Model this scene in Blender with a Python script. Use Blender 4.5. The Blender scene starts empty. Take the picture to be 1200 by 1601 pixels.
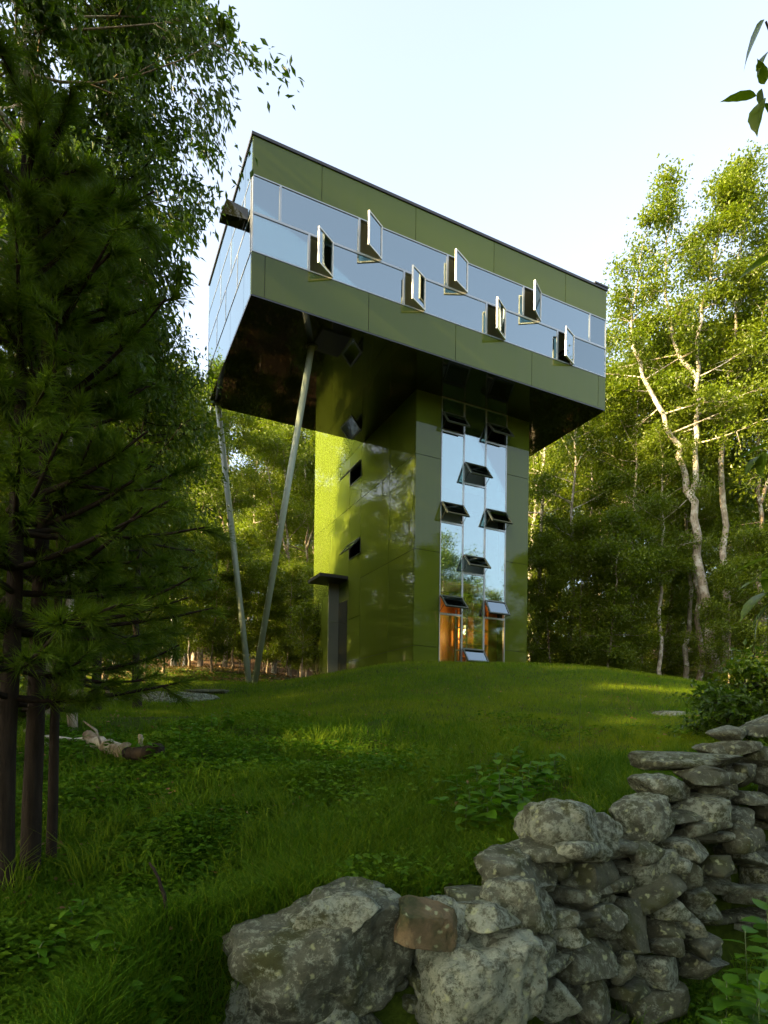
import bpy, math, random
import numpy as np
from mathutils import Vector, Matrix

# ------------------------------------------------------------------ camera, sky, sun, exposure
SC = bpy.context.scene
COL = SC.collection
EZ = 1.6                                   # eye height of the camera
F_PX, CX, CY, PITCH, ROLL = 969.87, 600.0, 1145.6, -0.0045, 0.0133   # measured on a 1200x1601 frame

def _rot(p, r):
    cp, sp, cr, sr = math.cos(p), math.sin(p), math.cos(r), math.sin(r)
    return np.array([[cr, 0, sr], [0, 1, 0], [-sr, 0, cr]]) @ np.array([[1, 0, 0], [0, cp, -sp], [0, sp, cp]])
RM = _rot(PITCH, ROLL)
cam = bpy.data.cameras.new('camera')
cam.sensor_fit = 'VERTICAL'; cam.sensor_height = 36.0
cam.lens = F_PX / 1601 * 36.0
cam.shift_y = (CY - 800.5) / 1601
cam.clip_start = 0.05; cam.clip_end = 3000
camo = bpy.data.objects.new('camera', cam); COL.objects.link(camo)
_r, _f, _u = RM.T @ [1, 0, 0], RM.T @ [0, 1, 0], RM.T @ [0, 0, 1]
camo.matrix_world = Matrix(((_r[0], _u[0], -_f[0], 0), (_r[1], _u[1], -_f[1], 0), (_r[2], _u[2], -_f[2], EZ), (0, 0, 0, 1)))
SC.camera = camo

SUN_EL = math.radians(21.0)
SUN_AZ = math.atan2(-0.885, -0.465)          # atan2(x, y) of the direction towards the sun
w = bpy.data.worlds.new('World'); SC.world = w; w.use_nodes = True
nt = w.node_tree
sky = nt.nodes.new('ShaderNodeTexSky'); sky.sky_type = 'NISHITA'; sky.sun_disc = False
sky.sun_elevation = SUN_EL; sky.sun_rotation = SUN_AZ % (2 * math.pi)
sky.air_density = 1.0; sky.dust_density = 6.0; sky.ozone_density = 1.0
bg = nt.nodes['Background']; bg.inputs['Strength'].default_value = 0.15
hs = nt.nodes.new('ShaderNodeHueSaturation'); hs.inputs['Saturation'].default_value = 0.66      # thin even haze pales the whole sky
nt.links.new(sky.outputs['Color'], hs.inputs['Color']); nt.links.new(hs.outputs['Color'], bg.inputs['Color'])
sl = bpy.data.lights.new('sun', 'SUN'); sl.energy = 5.0; sl.angle = math.radians(0.9); sl.color = (1.0, 0.73, 0.36)
so = bpy.data.objects.new('sun', sl); COL.objects.link(so)
_s = Vector((math.sin(SUN_AZ) * math.cos(SUN_EL), math.cos(SUN_AZ) * math.cos(SUN_EL), math.sin(SUN_EL)))
so.rotation_euler = (-_s).to_track_quat('-Z', 'Y').to_euler(); so.location = (-30, -20, 40)
vs = SC.view_settings
vs.view_transform = 'Standard'; vs.look = 'None'; vs.exposure = 2.4; vs.gamma = 1.0; vs.use_curve_mapping = False
SC.render.engine = 'CYCLES'
cy = SC.cycles
cy.max_bounces = 10; cy.diffuse_bounces = 5; cy.glossy_bounces = 5; cy.transmission_bounces = 6; cy.transparent_max_bounces = 16
cy.caustics_reflective = False; cy.caustics_refractive = False; cy.sample_clamp_indirect = 6.0
cy.use_denoising = True
try:
    cy.denoiser = 'OPENIMAGEDENOISE'; cy.denoising_input_passes = 'RGB_ALBEDO_NORMAL'
except Exception:
    pass

# ------------------------------------------------------------------ helpers
RNG = np.random.default_rng(7)
random.seed(7)

def at(px, py, d):                          # a point d metres deep, measured on the photograph
    q = RM.T @ np.array([(px - CX) / F_PX, 1.0, (CY - py) / F_PX])
    return q * d + np.array([0, 0, EZ])

def proj(P):
    q = RM @ (np.asarray(P, float) - np.array([0, 0, EZ]))
    return CX + F_PX * q[0] / q[1], CY - F_PX * q[2] / q[1]

def _h(i, j, k):
    n = (i * 374761393 + j * 668265263 + k * 1274126177) & 0xFFFFFFFF
    n = ((n ^ (n >> 13)) * 1274126177) & 0xFFFFFFFF
    return ((n ^ (n >> 16)) & 0xFFFF) / 32767.5 - 1.0

def vnoise(P):
    P = np.asarray(P, float); I = np.floor(P).astype(np.int64); f = P - I; f = f * f * (3 - 2 * f)
    r = 0
    for a in (0, 1):
        for b in (0, 1):
            for c in (0, 1):
                wt = (f[:, 0] if a else 1 - f[:, 0]) * (f[:, 1] if b else 1 - f[:, 1]) * (f[:, 2] if c else 1 - f[:, 2])
                r = r + wt * _h(I[:, 0] + a, I[:, 1] + b, I[:, 2] + c)
    return r

def fbm(P, o=4):
    r = 0; a = 0.5
    for k in range(o):
        r = r + a * vnoise(np.asarray(P) * 2 ** k + 17.3 * k); a *= 0.5
    return r

def np_mesh(name, V, F, mat=None, smooth=False, tint=None):
    V = np.asarray(V, np.float32); F = np.asarray(F, np.int32); k = F.shape[1]
    me = bpy.data.meshes.new(name)
    me.vertices.add(len(V)); me.vertices.foreach_set('co', V.ravel())
    me.loops.add(F.size); me.loops.foreach_set('vertex_index', F.ravel())
    me.polygons.add(len(F)); me.polygons.foreach_set('loop_start', np.arange(len(F), dtype=np.int32) * k)
    me.polygons.foreach_set('use_smooth', np.full(len(F), smooth))
    if tint is not None:
        at_ = me.attributes.new('tint', 'FLOAT', 'POINT'); at_.data.foreach_set('value', np.asarray(tint, np.float32))
    me.update(calc_edges=True)
    if mat: me.materials.append(mat)
    return me

class MB:                                   # a small mesh builder for boxes, prisms and tubes
    def __init__(s): s.v = []; s.f = []
    def add(s, V, F):
        o = len(s.v); s.v += [tuple(map(float, p)) for p in V]; s.f += [tuple(i + o for i in f) for f in F]; return s
    def box(s, a, b):
        (x0, y0, z0), (x1, y1, z1) = a, b
        return s.add([(x0, y0, z0), (x1, y0, z0), (x1, y1, z0), (x0, y1, z0), (x0, y0, z1), (x1, y0, z1), (x1, y1, z1), (x0, y1, z1)],
                     [(0, 3, 2, 1), (4, 5, 6, 7), (0, 1, 5, 4), (1, 2, 6, 5), (2, 3, 7, 6), (3, 0, 4, 7)])
    def tube(s, pts, rad, k=8, cap=True):
        V, F = tube_np(pts, rad, k); o = len(s.v); s.add(V, F)
        if cap:
            s.f.append(tuple(o + i for i in range(k))[::-1]); n = len(V) - k; s.f.append(tuple(o + n + i for i in range(k)))
        return s
    def mesh(s, name, mat, smooth=False, bevel=0):
        me = bpy.data.meshes.new(name); me.from_pydata(s.v, [], s.f); me.update()
        if smooth:
            for p in me.polygons: p.use_smooth = True
        if mat: me.materials.append(mat)
        return me

def tube_np(pts, rad, k=8):
    P = np.asarray(pts, float); n = len(P); rad = np.broadcast_to(np.asarray(rad, float), (n,))
    T = np.gradient(P, axis=0); T /= np.linalg.norm(T, axis=1)[:, None] + 1e-9
    ref = np.array([0, 0, 1.0]) if abs(T[:, 2]).mean() < 0.8 else np.array([1.0, 0, 0])
    A = np.cross(T, ref); A /= np.linalg.norm(A, axis=1)[:, None] + 1e-9; B = np.cross(T, A)
    th = np.arange(k) * 2 * math.pi / k
    V = (P[:, None] + rad[:, None, None] * (np.cos(th)[None, :, None] * A[:, None] + np.sin(th)[None, :, None] * B[:, None])).reshape(-1, 3)
    i = np.arange(n - 1)[:, None] * k; j = np.arange(k)[None]; j2 = (j + 1) % k
    F = np.stack([i + j, i + j2, i + k + j2, i + k + j], -1).reshape(-1, 4)
    return V, F

def obj(name, me, parent=None, loc=None, label=None, cat=None, group=None, kind=None):
    o = bpy.data.objects.new(name, me); COL.objects.link(o)
    if parent is not None: o.parent = parent
    if loc is not None: o.location = loc
    if label: o['label'] = label
    if cat: o['category'] = cat
    if group: o['group'] = group
    if kind: o['kind'] = kind
    return o

def thing(name, label, cat, loc=(0, 0, 0), rz=0, group=None):
    o = obj(name, None, None, loc, label, cat, group); o.rotation_euler = (0, 0, rz); o.empty_display_size = 0.1
    return o

# ------------------------------------------------------------------ materials
def M(name):
    m = bpy.data.materials.new(name); m.use_nodes = True
    return m, m.node_tree, m.node_tree.nodes['Principled BSDF']
def N(t, typ, **kw):
    n = t.nodes.new(typ)
    for k, v in kw.items():
        if k.startswith('i_'): n.inputs[k[2:].replace('_', ' ')].default_value = v
        else: setattr(n, k, v)
    return n
def ramp(t, src, stops, interp='LINEAR'):
    r = N(t, 'ShaderNodeValToRGB'); cr = r.color_ramp; cr.interpolation = interp
    while len(cr.elements) < len(stops): cr.elements.new(0.5)
    for e, (p, c) in zip(cr.elements, stops): e.position = p; e.color = tuple(c) + (1,)
    t.links.new(src, r.inputs[0]); return r.outputs[0]
def noise(t, scale, detail=4, rough=0.55, vec=None, dist=0.0):
    n = N(t, 'ShaderNodeTexNoise'); n.inputs['Scale'].default_value = scale; n.inputs['Detail'].default_value = detail
    n.inputs['Roughness'].default_value = rough; n.inputs['Distortion'].default_value = dist
    if vec is not None: t.links.new(vec, n.inputs['Vector'])
    return n.outputs['Fac']
def mix(t, fac, a, b, mode='MIX'):
    n = N(t, 'ShaderNodeMix', data_type='RGBA', blend_type=mode)
    for k, v in ((0, fac), (6, a), (7, b)):
        if isinstance(v, bpy.types.NodeSocket): t.links.new(v, n.inputs[k])
        else: n.inputs[k].default_value = v if k == 0 else tuple(v) + (1,)
    return n.outputs[2]
def mth(t, op, a, b=0.0):
    n = N(t, 'ShaderNodeMath', operation=op)
    for k, v in ((0, a), (1, b)):
        if isinstance(v, bpy.types.NodeSocket): t.links.new(v, n.inputs[k])
        else: n.inputs[k].default_value = v
    return n.outputs[0]
def bump(t, bs, h, strength=0.3, dist=0.02):
    b = N(t, 'ShaderNodeBump'); b.inputs['Strength'].default_value = strength; b.inputs['Distance'].default_value = dist
    t.links.new(h, b.inputs['Height']); t.links.new(b.outputs[0], bs.inputs['Normal'])
def coord(t, which='Object'): return N(t, 'ShaderNodeTexCoord').outputs[which]
def geo(t): return N(t, 'ShaderNodeNewGeometry').outputs['Position']

def plain(name, col, rough=0.5, metal=0.0, var=0.15, scale=6):
    m, t, b = M(name)
    c = tuple(col); d = tuple(x * (1 - var) for x in col)
    t.links.new(mix(t, noise(t, scale, 5, vec=coord(t)), d, c), b.inputs['Base Color'])
    b.inputs['Roughness'].default_value = rough; b.inputs['Metallic'].default_value = metal
    return m

def panel_mat(name, col, rough, ior):
    m, t, b = M(name)
    p = geo(t)
    oi = N(t, 'ShaderNodeObjectInfo').outputs['Random']
    c0 = tuple(x * 0.93 for x in col); c1 = tuple(x * 1.06 for x in col)
    c = mix(t, oi, c0, c1)
    st = N(t, 'ShaderNodeMapping'); st.inputs['Scale'].default_value = (6, 6, 0.5); t.links.new(p, st.inputs[0])
    c = mix(t, mth(t, 'MULTIPLY', noise(t, 1.0, 5, vec=st.outputs[0]), 0.14), c, (0.10, 0.10, 0.08))
    t.links.new(c, b.inputs['Base Color'])
    r = mth(t, 'ADD', mth(t, 'MULTIPLY', noise(t, 3.0, 6, vec=p), 0.05), rough - 0.02)
    t.links.new(r, b.inputs['Roughness'])
    b.inputs['IOR'].default_value = ior
    bump(t, b, noise(t, 0.55, 1, vec=p), 0.025, 0.02)
    return m
MAT = {}
MAT['panel'] = panel_mat('olive_glass_panel', (0.062, 0.090, 0.005), 0.02, 1.38)
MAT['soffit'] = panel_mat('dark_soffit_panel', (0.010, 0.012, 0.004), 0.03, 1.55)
MAT['black'] = plain('black_metal', (0.018, 0.018, 0.018), 0.45)
MAT['alu'] = plain('aluminium_frame', (0.36, 0.38, 0.37), 0.38, 0.75)
MAT['cream'] = plain('cream_sash', (0.72, 0.72, 0.64), 0.35)
MAT['dark_frame'] = plain('dark_sash', (0.085, 0.10, 0.075), 0.35, 0.3)
MAT['gasket'] = plain('joint_gasket', (0.035, 0.04, 0.03), 0.7)
MAT['column'] = plain('painted_steel', (0.27, 0.32, 0.23), 0.38, 0.0, 0.07, 3)
MAT['white'] = plain('white_plaster', (0.78, 0.78, 0.74), 0.6, 0, 0.06)
MAT['interior'] = plain('interior_wall', (0.30, 0.27, 0.20), 0.7)
MAT['wood'] = plain('orange_wood', (0.66, 0.27, 0.045), 0.45, 0, 0.45, 9)
MAT['door'] = plain('grey_green_door', (0.15, 0.165, 0.12), 0.3, 0, 0.1)

def glass_mat(name, base, tintc, refl=(0.74, 0.88, 0.90)):
    m, t, b = M(name); t.nodes.remove(b); out = t.nodes['Material Output']
    fr = N(t, 'ShaderNodeFresnel'); fr.inputs['IOR'].default_value = 1.5
    fac = mth(t, 'ADD', mth(t, 'MULTIPLY', fr.outputs[0], 1 - base), base)
    gl = N(t, 'ShaderNodeBsdfGlossy'); gl.inputs['Color'].default_value = tuple(refl) + (1,); gl.inputs['Roughness'].default_value = 0.015
    bp = N(t, 'ShaderNodeBump'); bp.inputs['Strength'].default_value = 0.02; bp.inputs['Distance'].default_value = 0.02
    t.links.new(noise(t, 0.6, 1, vec=geo(t)), bp.inputs['Height']); t.links.new(bp.outputs[0], gl.inputs['Normal'])
    tr = N(t, 'ShaderNodeBsdfTransparent'); tr.inputs['Color'].default_value = tuple(tintc) + (1,)
    mx = N(t, 'ShaderNodeMixShader'); t.links.new(fac, mx.inputs[0]); t.links.new(tr.outputs[0], mx.inputs[1]); t.links.new(gl.outputs[0], mx.inputs[2])
    t.links.new(mx.outputs[0], out.inputs['Surface'])
    return m
MAT['glass'] = glass_mat('coated_glass', 0.31, (0.55, 0.66, 0.64))
MAT['glass_low'] = glass_mat('low_reflection_glass', 0.08, (0.80, 0.84, 0.76))
MAT['glass_clear'] = glass_mat('sash_glass', 0.22, (0.62, 0.76, 0.72))

def leaf_mat(name, dark, light, trans=0.42, gloss=0.35, obvar=0.25, spec=0.35):
    m, t, b = M(name); out = t.nodes['Material Output']
    a = N(t, 'ShaderNodeAttribute', attribute_name='tint').outputs['Fac']
    oi = N(t, 'ShaderNodeObjectInfo').outputs['Random']
    f = mth(t, 'ADD', mth(t, 'MULTIPLY', a, 1 - obvar), mth(t, 'MULTIPLY', oi, obvar))
    c = mix(t, f, dark, light)
    t.links.new(c, b.inputs['Base Color']); b.inputs['Roughness'].default_value = gloss
    b.inputs['Specular IOR Level'].default_value = spec
    tl = N(t, 'ShaderNodeBsdfTranslucent')
    t.links.new(mix(t, 1.0, c, (1.25, 1.35, 0.45), 'MULTIPLY'), tl.inputs['Color'])
    mx = N(t, 'ShaderNodeMixShader'); mx.inputs[0].default_value = trans
    t.links.new(b.outputs[0], mx.inputs[1]); t.links.new(tl.outputs[0], mx.inputs[2]); t.links.new(mx.outputs[0], out.inputs['Surface'])
    return m
MAT['leaf'] = leaf_mat('broad_leaf', (0.056, 0.100, 0.005), (0.165, 0.200, 0.010), 0.48)
MAT['leaf_dark'] = leaf_mat('deep_green_leaf', (0.030, 0.074, 0.004), (0.092, 0.145, 0.008), 0.45)
MAT['needle'] = leaf_mat('pine_needle', (0.032, 0.076, 0.004), (0.100, 0.155, 0.010), 0.35, 0.5, 0.25, 0.1)
MAT['weed'] = leaf_mat('weed_leaf', (0.034, 0.110, 0.004), (0.085, 0.190, 0.010), 0.35, 0.5, 0.25, 0.12)
MAT['lawn'] = leaf_mat('lawn_blade', (0.056, 0.130, 0.003), (0.170, 0.215, 0.009), 0.3, 0.6, 0.0, 0.08)
MAT['rough'] = leaf_mat('rough_grass_blade', (0.040, 0.105, 0.003), (0.140, 0.195, 0.010), 0.3, 0.6, 0.0, 0.08)
MAT['cover'] = leaf_mat('ground_cover_leaf', (0.038, 0.104, 0.0035), (0.105, 0.185, 0.009), 0.3, 0.6, 0.0, 0.08)
MAT['dry'] = leaf_mat('dry_leaf', (0.10, 0.055, 0.022), (0.22, 0.14, 0.05), 0.2, 0.7, 0.0)

def bark_mat(name, a, b_, pale, amt):
    m, t, b = M(name); p = coord(t)
    st = N(t, 'ShaderNodeMapping'); st.inputs['Scale'].default_value = (14, 14, 2.2); t.links.new(p, st.inputs[0])
    n1 = noise(t, 1.6, 6, 0.65, st.outputs[0])
    c = ramp(t, n1, [(0.3, a), (0.65, b_)])
    pf = ramp(t, noise(t, 2.4, 5, 0.6, p), [(0.62 - amt, (0, 0, 0)), (0.70 - amt * 0.6, (1, 1, 1))])
    c = mix(t, pf, c, pale)
    t.links.new(c, b.inputs['Base Color']); b.inputs['Roughness'].default_value = 0.9; b.inputs['Specular IOR Level'].default_value = 0.1
    bump(t, b, n1, 0.7, 0.02); return m
MAT['bark'] = bark_mat('forest_bark', (0.10, 0.075, 0.045), (0.25, 0.20, 0.13), (0.40, 0.38, 0.30), 0.10)
MAT['bark_pale'] = bark_mat('pale_bark', (0.15, 0.125, 0.085), (0.33, 0.29, 0.21), (0.46, 0.44, 0.36), 0.14)
MAT['bark_dark'] = bark_mat('pine_bark', (0.010, 0.0085, 0.006), (0.030, 0.024, 0.016), (0.075, 0.075, 0.055), -0.03)

def stone_mat(name, base0, base1, lich, amt):
    m, t, b = M(name)
    oi = N(t, 'ShaderNodeObjectInfo').outputs['Random']
    cmb = N(t, 'ShaderNodeVectorMath', operation='ADD'); t.links.new(geo(t), cmb.inputs[0])
    sc = N(t, 'ShaderNodeVectorMath', operation='SCALE'); sc.inputs[0].default_value = (37, 23, 51); t.links.new(oi, sc.inputs['Scale'])
    t.links.new(sc.outputs[0], cmb.inputs[1]); p = cmb.outputs[0]
    n1 = noise(t, 9, 10, 0.68, p); n2 = noise(t, 75, 6, 0.75, p)
    c = ramp(t, n1, [(0.30, base0), (0.70, base1)])
    c = mix(t, mth(t, 'MULTIPLY', oi, 0.25), c, (0.080, 0.080, 0.045))
    c = mix(t, ramp(t, noise(t, 3.4, 4, 0.6, p), [(0.50, (0, 0, 0)), (0.64, (1, 1, 1))]), c, (0.044, 0.052, 0.018))   # olive moss film
    lf = ramp(t, mth(t, 'ADD', noise(t, 17, 12, 0.82, p, 0.3), mth(t, 'MULTIPLY', mth(t, 'SUBTRACT', oi, 0.5), 0.10)), [(0.47 - amt, (0, 0, 0)), (0.56 - amt, (1, 1, 1))])
    c = mix(t, lf, c, mix(t, n2, lich, tuple(x * 0.45 for x in lich)))
    vo = N(t, 'ShaderNodeTexVoronoi'); vo.inputs['Scale'].default_value = 19; vo.inputs['Randomness'].default_value = 1.0
    dv = N(t, 'ShaderNodeVectorMath', operation='ADD'); t.links.new(p, dv.inputs[0])
    nz = N(t, 'ShaderNodeTexNoise'); nz.inputs['Scale'].default_value = 26; t.links.new(p, nz.inputs['Vector'])
    s2 = N(t, 'ShaderNodeVectorMath', operation='SCALE'); s2.inputs['Scale'].default_value = 0.06; t.links.new(nz.outputs['Color'], s2.inputs[0])
    t.links.new(s2.outputs[0], dv.inputs[1]); t.links.new(dv.outputs[0], vo.inputs['Vector'])
    sp = ramp(t, vo.outputs['Distance'], [(0.14, (1, 1, 1)), (0.38, (0, 0, 0))])
    sel = ramp(t, N(t, 'ShaderNodeSeparateColor').outputs[0], [(0.66, (0, 0, 0)), (0.70, (1, 1, 1))])
    t.links.new(vo.outputs['Color'], sel.node.inputs[0].links[0].from_node.inputs[0])
    spots = mix(t, 1.0, sp, sel, 'MULTIPLY')
    sp_c = mix(t, n2, (0.36, 0.40, 0.22), (0.22, 0.26, 0.13))
    c = mix(t, mix(t, 1.0, spots, (0.8, 0.8, 0.8), 'MULTIPLY'), c, sp_c)
    c = mix(t, ramp(t, n2, [(0.30, (1, 1, 1)), (0.40, (0, 0, 0))]), c, (0.03, 0.03, 0.022))
    t.links.new(c, b.inputs['Base Color']); b.inputs['Roughness'].default_value = 0.92; b.inputs['Specular IOR Level'].default_value = 0.2
    h = mth(t, 'ADD', mth(t, 'MULTIPLY', n2, 0.35), mth(t, 'ADD', mth(t, 'MULTIPLY', n1, 0.5), mth(t, 'MULTIPLY', noise(t, 22, 6, 0.7, p), 0.6)))
    bump(t, b, h, 0.9, 0.03); return m
MAT['stone'] = stone_mat('lichen_stone', (0.030, 0.035, 0.021), (0.105, 0.118, 0.080), (0.28, 0.325, 0.235), 0.0)
MAT['stone_bare'] = stone_mat('dark_slate_stone', (0.027, 0.031, 0.018), (0.092, 0.102, 0.066), (0.205, 0.24, 0.17), -0.04)
MAT['stone_orange'] = stone_mat('rust_stone', (0.085, 0.064, 0.032), (0.200, 0.150, 0.075), (0.12, 0.12, 0.07), -0.08)

# ------------------------------------------------------------------ terrain
def sst(x, a, b):
    t = np.clip((np.asarray(x, float) - a) / (b - a), 0, 1); return t * t * (3 - 2 * t)
_zd = np.array([-400, -60, -20, 0, 2, 3.4, 5, 7, 10, 13, 16, 18, 19.3, 22, 27, 34, 45, 80, 150, 400])
_zz = np.array([26.0, 3.0, -1.9, -1.5, -1.25, -0.92, -0.62, -0.30, 0.25, 0.90, 1.62, 2.10, 2.30, 2.40, 2.45, 2.5, 3.2, 9.0, 22, 50])
_gx = np.linspace(-400, 400, 16001); _gz = np.interp(_gx, _zd, _zz)
_k = np.exp(-np.linspace(-2.5, 2.5, 61) ** 2); _k /= _k.sum()
_gz = np.convolve(np.pad(_gz, 30, mode='edge'), _k, mode='valid')
WALL = np.array([(-0.95, 2.78), (-0.30, 2.95), (0.32, 3.12), (0.90, 3.5), (1.69, 4.1), (2.37, 4.6), (3.15, 5.1), (5.0, 6.1), (8.5, 7.9)])
def wall_y(x): return np.interp(x, WALL[:, 0], WALL[:, 1])
def ground(x, y):
    x = np.asarray(x, float); y = np.asarray(y, float)
    z = np.interp(y, _gx, _gz)
    mid = sst(y, 7, 17)
    z = z - mid * (0.72 * sst(-x, -1.5, 4.5) * (1 - sst(y, 20, 30)) + 0.75 * sst(x, 4.5, 13) * (1 - 0.6 * sst(y, 26, 50)))
    z = z + sst(y, 32, 60) * sst(x, 3, 15) * 3.0 + sst(y, 21, 34) * sst(-x, 1, 9) * 0.95 + sst(y, 34, 60) * sst(-x, 4, 20) * 2.0
    z = z + 0.35 * sst(-x, 2.5, 9) * (1 - sst(y, 6, 14))
    side = sst(wall_y(x) + 0.34 - y, -0.05, 0.30) * sst(x, -1.15, -0.75)
    z = z - side * (0.85 + 0.25 * sst(x, 0.2, 2.0)) * sst(y, 0.3, 1.8)
    near = (1 - sst(y, 8, 13))
    z = z + near * 0.09 * vnoise(np.stack([x * 0.9, y * 0.9, 0 * x], -1).reshape(-1, 3)).reshape(x.shape)
    z = z + near * 0.05 * vnoise(np.stack([x * 2.3, y * 2.3, 0 * x + 5], -1).reshape(-1, 3)).reshape(x.shape)
    z = z + 0.03 * vnoise(np.stack([x * 0.6, y * 0.6, 0 * x + 9], -1).reshape(-1, 3)).reshape(x.shape)
    return z + EZ
def gz(x, y): return float(ground(np.array([x]), np.array([y]))[0])

def terrain_mesh():
    xs = np.unique(np.concatenate([np.linspace(-400, -40, 19), np.linspace(-40, -14, 27), np.linspace(-14, 16, 151), np.linspace(16, 45, 30), np.linspace(45, 400, 19)]))
    ys = np.unique(np.concatenate([np.linspace(-400, -40, 15), np.linspace(-40, -2, 20), np.linspace(-2, 12, 113), np.linspace(12, 30, 91), np.linspace(30, 80, 51), np.linspace(80, 400, 17)]))
    X, Y = np.meshgrid(xs, ys); Z = ground(X.ravel(), Y.ravel())
    n = len(xs); i = (np.arange(len(ys) - 1)[:, None] * n + np.arange(n - 1)[None]).ravel()
    F = np.stack([i, i + 1, i + n + 1, i + n], -1)
    m, t, b = M('soil_and_turf'); p = geo(t)
    n1 = noise(t, 1.3, 6, 0.6, p); n2 = noise(t, 14, 6, 0.7, p)
    turf = ramp(t, n2, [(0.3, (0.018, 0.034, 0.003)), (0.7, (0.050, 0.078, 0.007))])
    litter = ramp(t, n2, [(0.3, (0.045, 0.028, 0.014)), (0.7, (0.14, 0.085, 0.045))])
    sep = N(t, 'ShaderNodeSeparateXYZ'); t.links.new(p, sep.inputs[0])
    f = mth(t, 'ADD', mth(t, 'MULTIPLY', mth(t, 'SUBTRACT', sep.outputs[1], 27.0), 0.3), mth(t, 'MULTIPLY', mth(t, 'SUBTRACT', n1, 0.5), 3.0))
    c = mix(t, ramp(t, f, [(0.0, (0, 0, 0)), (1.0, (1, 1, 1))]), turf, litter)
    f2 = mth(t, 'ADD', mth(t, 'MULTIPLY', mth(t, 'SUBTRACT', 2.6, sep.outputs[1]), 0.5), mth(t, 'MULTIPLY', mth(t, 'SUBTRACT', n1, 0.5), 2.0))
    c = mix(t, ramp(t, f2, [(0.0, (0, 0, 0)), (1.0, (1, 1, 1))]), c, litter)
    t.links.new(c, b.inputs['Base Color']); b.inputs['Roughness'].default_value = 1.0; b.inputs['Specular IOR Level'].default_value = 0.1
    bump(t, b, n2, 0.8, 0.05)
    return np_mesh('ground', np.stack([X.ravel(), Y.ravel(), Z], -1), F, m, True)
obj('ground', terrain_mesh(), kind='structure')

# ------------------------------------------------------------------ the house (local x along the long front, y to the rear, z up)
YAW = 1.115
HA = np.array([-3.4373, 15.2697]); HZ = EZ + 2.35; S0 = 10.8676 + EZ - HZ   # soffit height above the house base
E1 = np.array([math.sin(YAW), math.cos(YAW)]); E2 = np.array([-math.cos(YAW), math.sin(YAW)])
L, D, H = 11.82, 5.76, 4.0
TU, TO, TW, TT = 5.654, 1.739, 4.44, 9.35       # tower: offset, set-back, width, depth
house = thing('tower_house', 'olive green glass tower house with cantilevered top storey on slanted steel columns', 'house',
              (HA[0], HA[1], HZ), math.pi / 2 - YAW)
def hw(u, v): q = HA + u * E1 + v * E2; return q
def part(name, mb, mat, parent=house, label=None, smooth=False):
    return obj(name, mb.mesh(name, MAT[mat], smooth), parent, label=label)
J = 0.008       # half joint
def panel_front(name, u0, u1, z0, z1, v, th=0.03, mat='panel', parent=house):      # a sheet facing -y
    return part(name, MB().box((u0 + J, v, z0 + J), (u1 - J, v + th, z1 - J)), mat, parent)
def panel_side(name, v0, v1, z0, z1, u, th=0.03, mat='panel', parent=house):       # a sheet at x=u..u+th
    return part(name, MB().box((u, v0 + J, z0 + J), (u + th, v1 - J, z1 - J)), mat, parent)

# box: rows 0-1.065 lower panels, 1.065-2.03 and 2.03-2.98 glass, 2.98-3.93 upper panels, roof edge on top
R0, R1, R2, R3, R4 = S0, S0 + 1.065, S0 + 2.03, S0 + 2.98, S0 + 3.94
for a, b in zip([0, 1.82, 4.61, 7.28, 10.06], [1.82, 4.61, 7.28, 10.06, L]): panel_front('upper_panel', a, b, R3, R4, 0)
for a, b in zip([0, 0.35, 3.2, 5.97, 8.75, 11.5], [0.35, 3.2, 5.97, 8.75, 11.5, L]): panel_front('lower_panel', a, b, R0, R1, 0)
def frame_ring(u0, u1, z0, z1, v0, v1, wd):
    m = MB()
    m.box((u0, v0, z0), (u1, v1, z0 + wd)); m.box((u0, v0, z1 - wd), (u1, v1, z1))
    m.box((u0, v0, z0 + wd), (u0 + wd, v1, z1 - wd)); m.box((u1 - wd, v0, z0 + wd), (u1, v1, z1 - wd)); return m
def fixed_pane(u0, u1, z0, z1, v, mat='glass'):
    f = part('window', frame_ring(u0, u1, z0, z1, v - 0.012, v + 0.07, 0.028), 'alu')
    part('pane', MB().box((u0 + 0.028, v + 0.006, z0 + 0.028), (u1 - 0.028, v + 0.018, z1 - 0.028)), mat, f)
def casement(u0, u1, z0, z1, v, ang):
    f = part('casement_window', frame_ring(u0, u1, z0, z1, v - 0.012, v + 0.09, 0.03), 'alu')
    s = obj('sash', frame_ring(-(u1 - u0) + 0.02, 0, z0 + 0.02, z1 - 0.02, -0.050, 0.0, 0.036).mesh('sash', MAT['cream']), f)
    s.location = (u1 - 0.01, v - 0.015, 0); s.rotation_euler = (0, 0, ang)
    s2 = obj('pane', MB().box((-(u1 - u0) + 0.056, -0.030, z0 + 0.056), (-0.036, -0.020, z1 - 0.056)).mesh('pane', MAT['glass_clear']), f)
    s2.location = s.location; s2.rotation_euler = s.rotation_euler
up_open = [(2.89, 3.54), (5.66, 6.32), (8.39, 9.03)]
lo_open = [(1.49, 2.13), (4.26, 4.91), (7.03, 7.69), (9.75, 10.39)]
edges = [0.0, 0.72] ; cur = 0.72
fixed_pane(0.012, 0.72, R2, R3, 0)
for i, (a, b) in enumerate(up_open):
    fixed_pane(cur, a, R2, R3, 0); casement(a, b, R2, R3, 0, math.radians([31, 25, 33][i])); cur = b
fixed_pane(cur, 11.10, R2, R3, 0); fixed_pane(11.10, L - 0.012, R2, R3, 0, 'glass_clear')
cur = 0.012
for i, (a, b) in enumerate(lo_open):
    fixed_pane(cur, a, R1, R2, 0); casement(a, b, R1, R2, 0, math.radians([33, 27, 31, 24][i])); cur = b
fixed_pane(cur, L - 0.012, R1, R2, 0, 'glass_clear')
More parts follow.
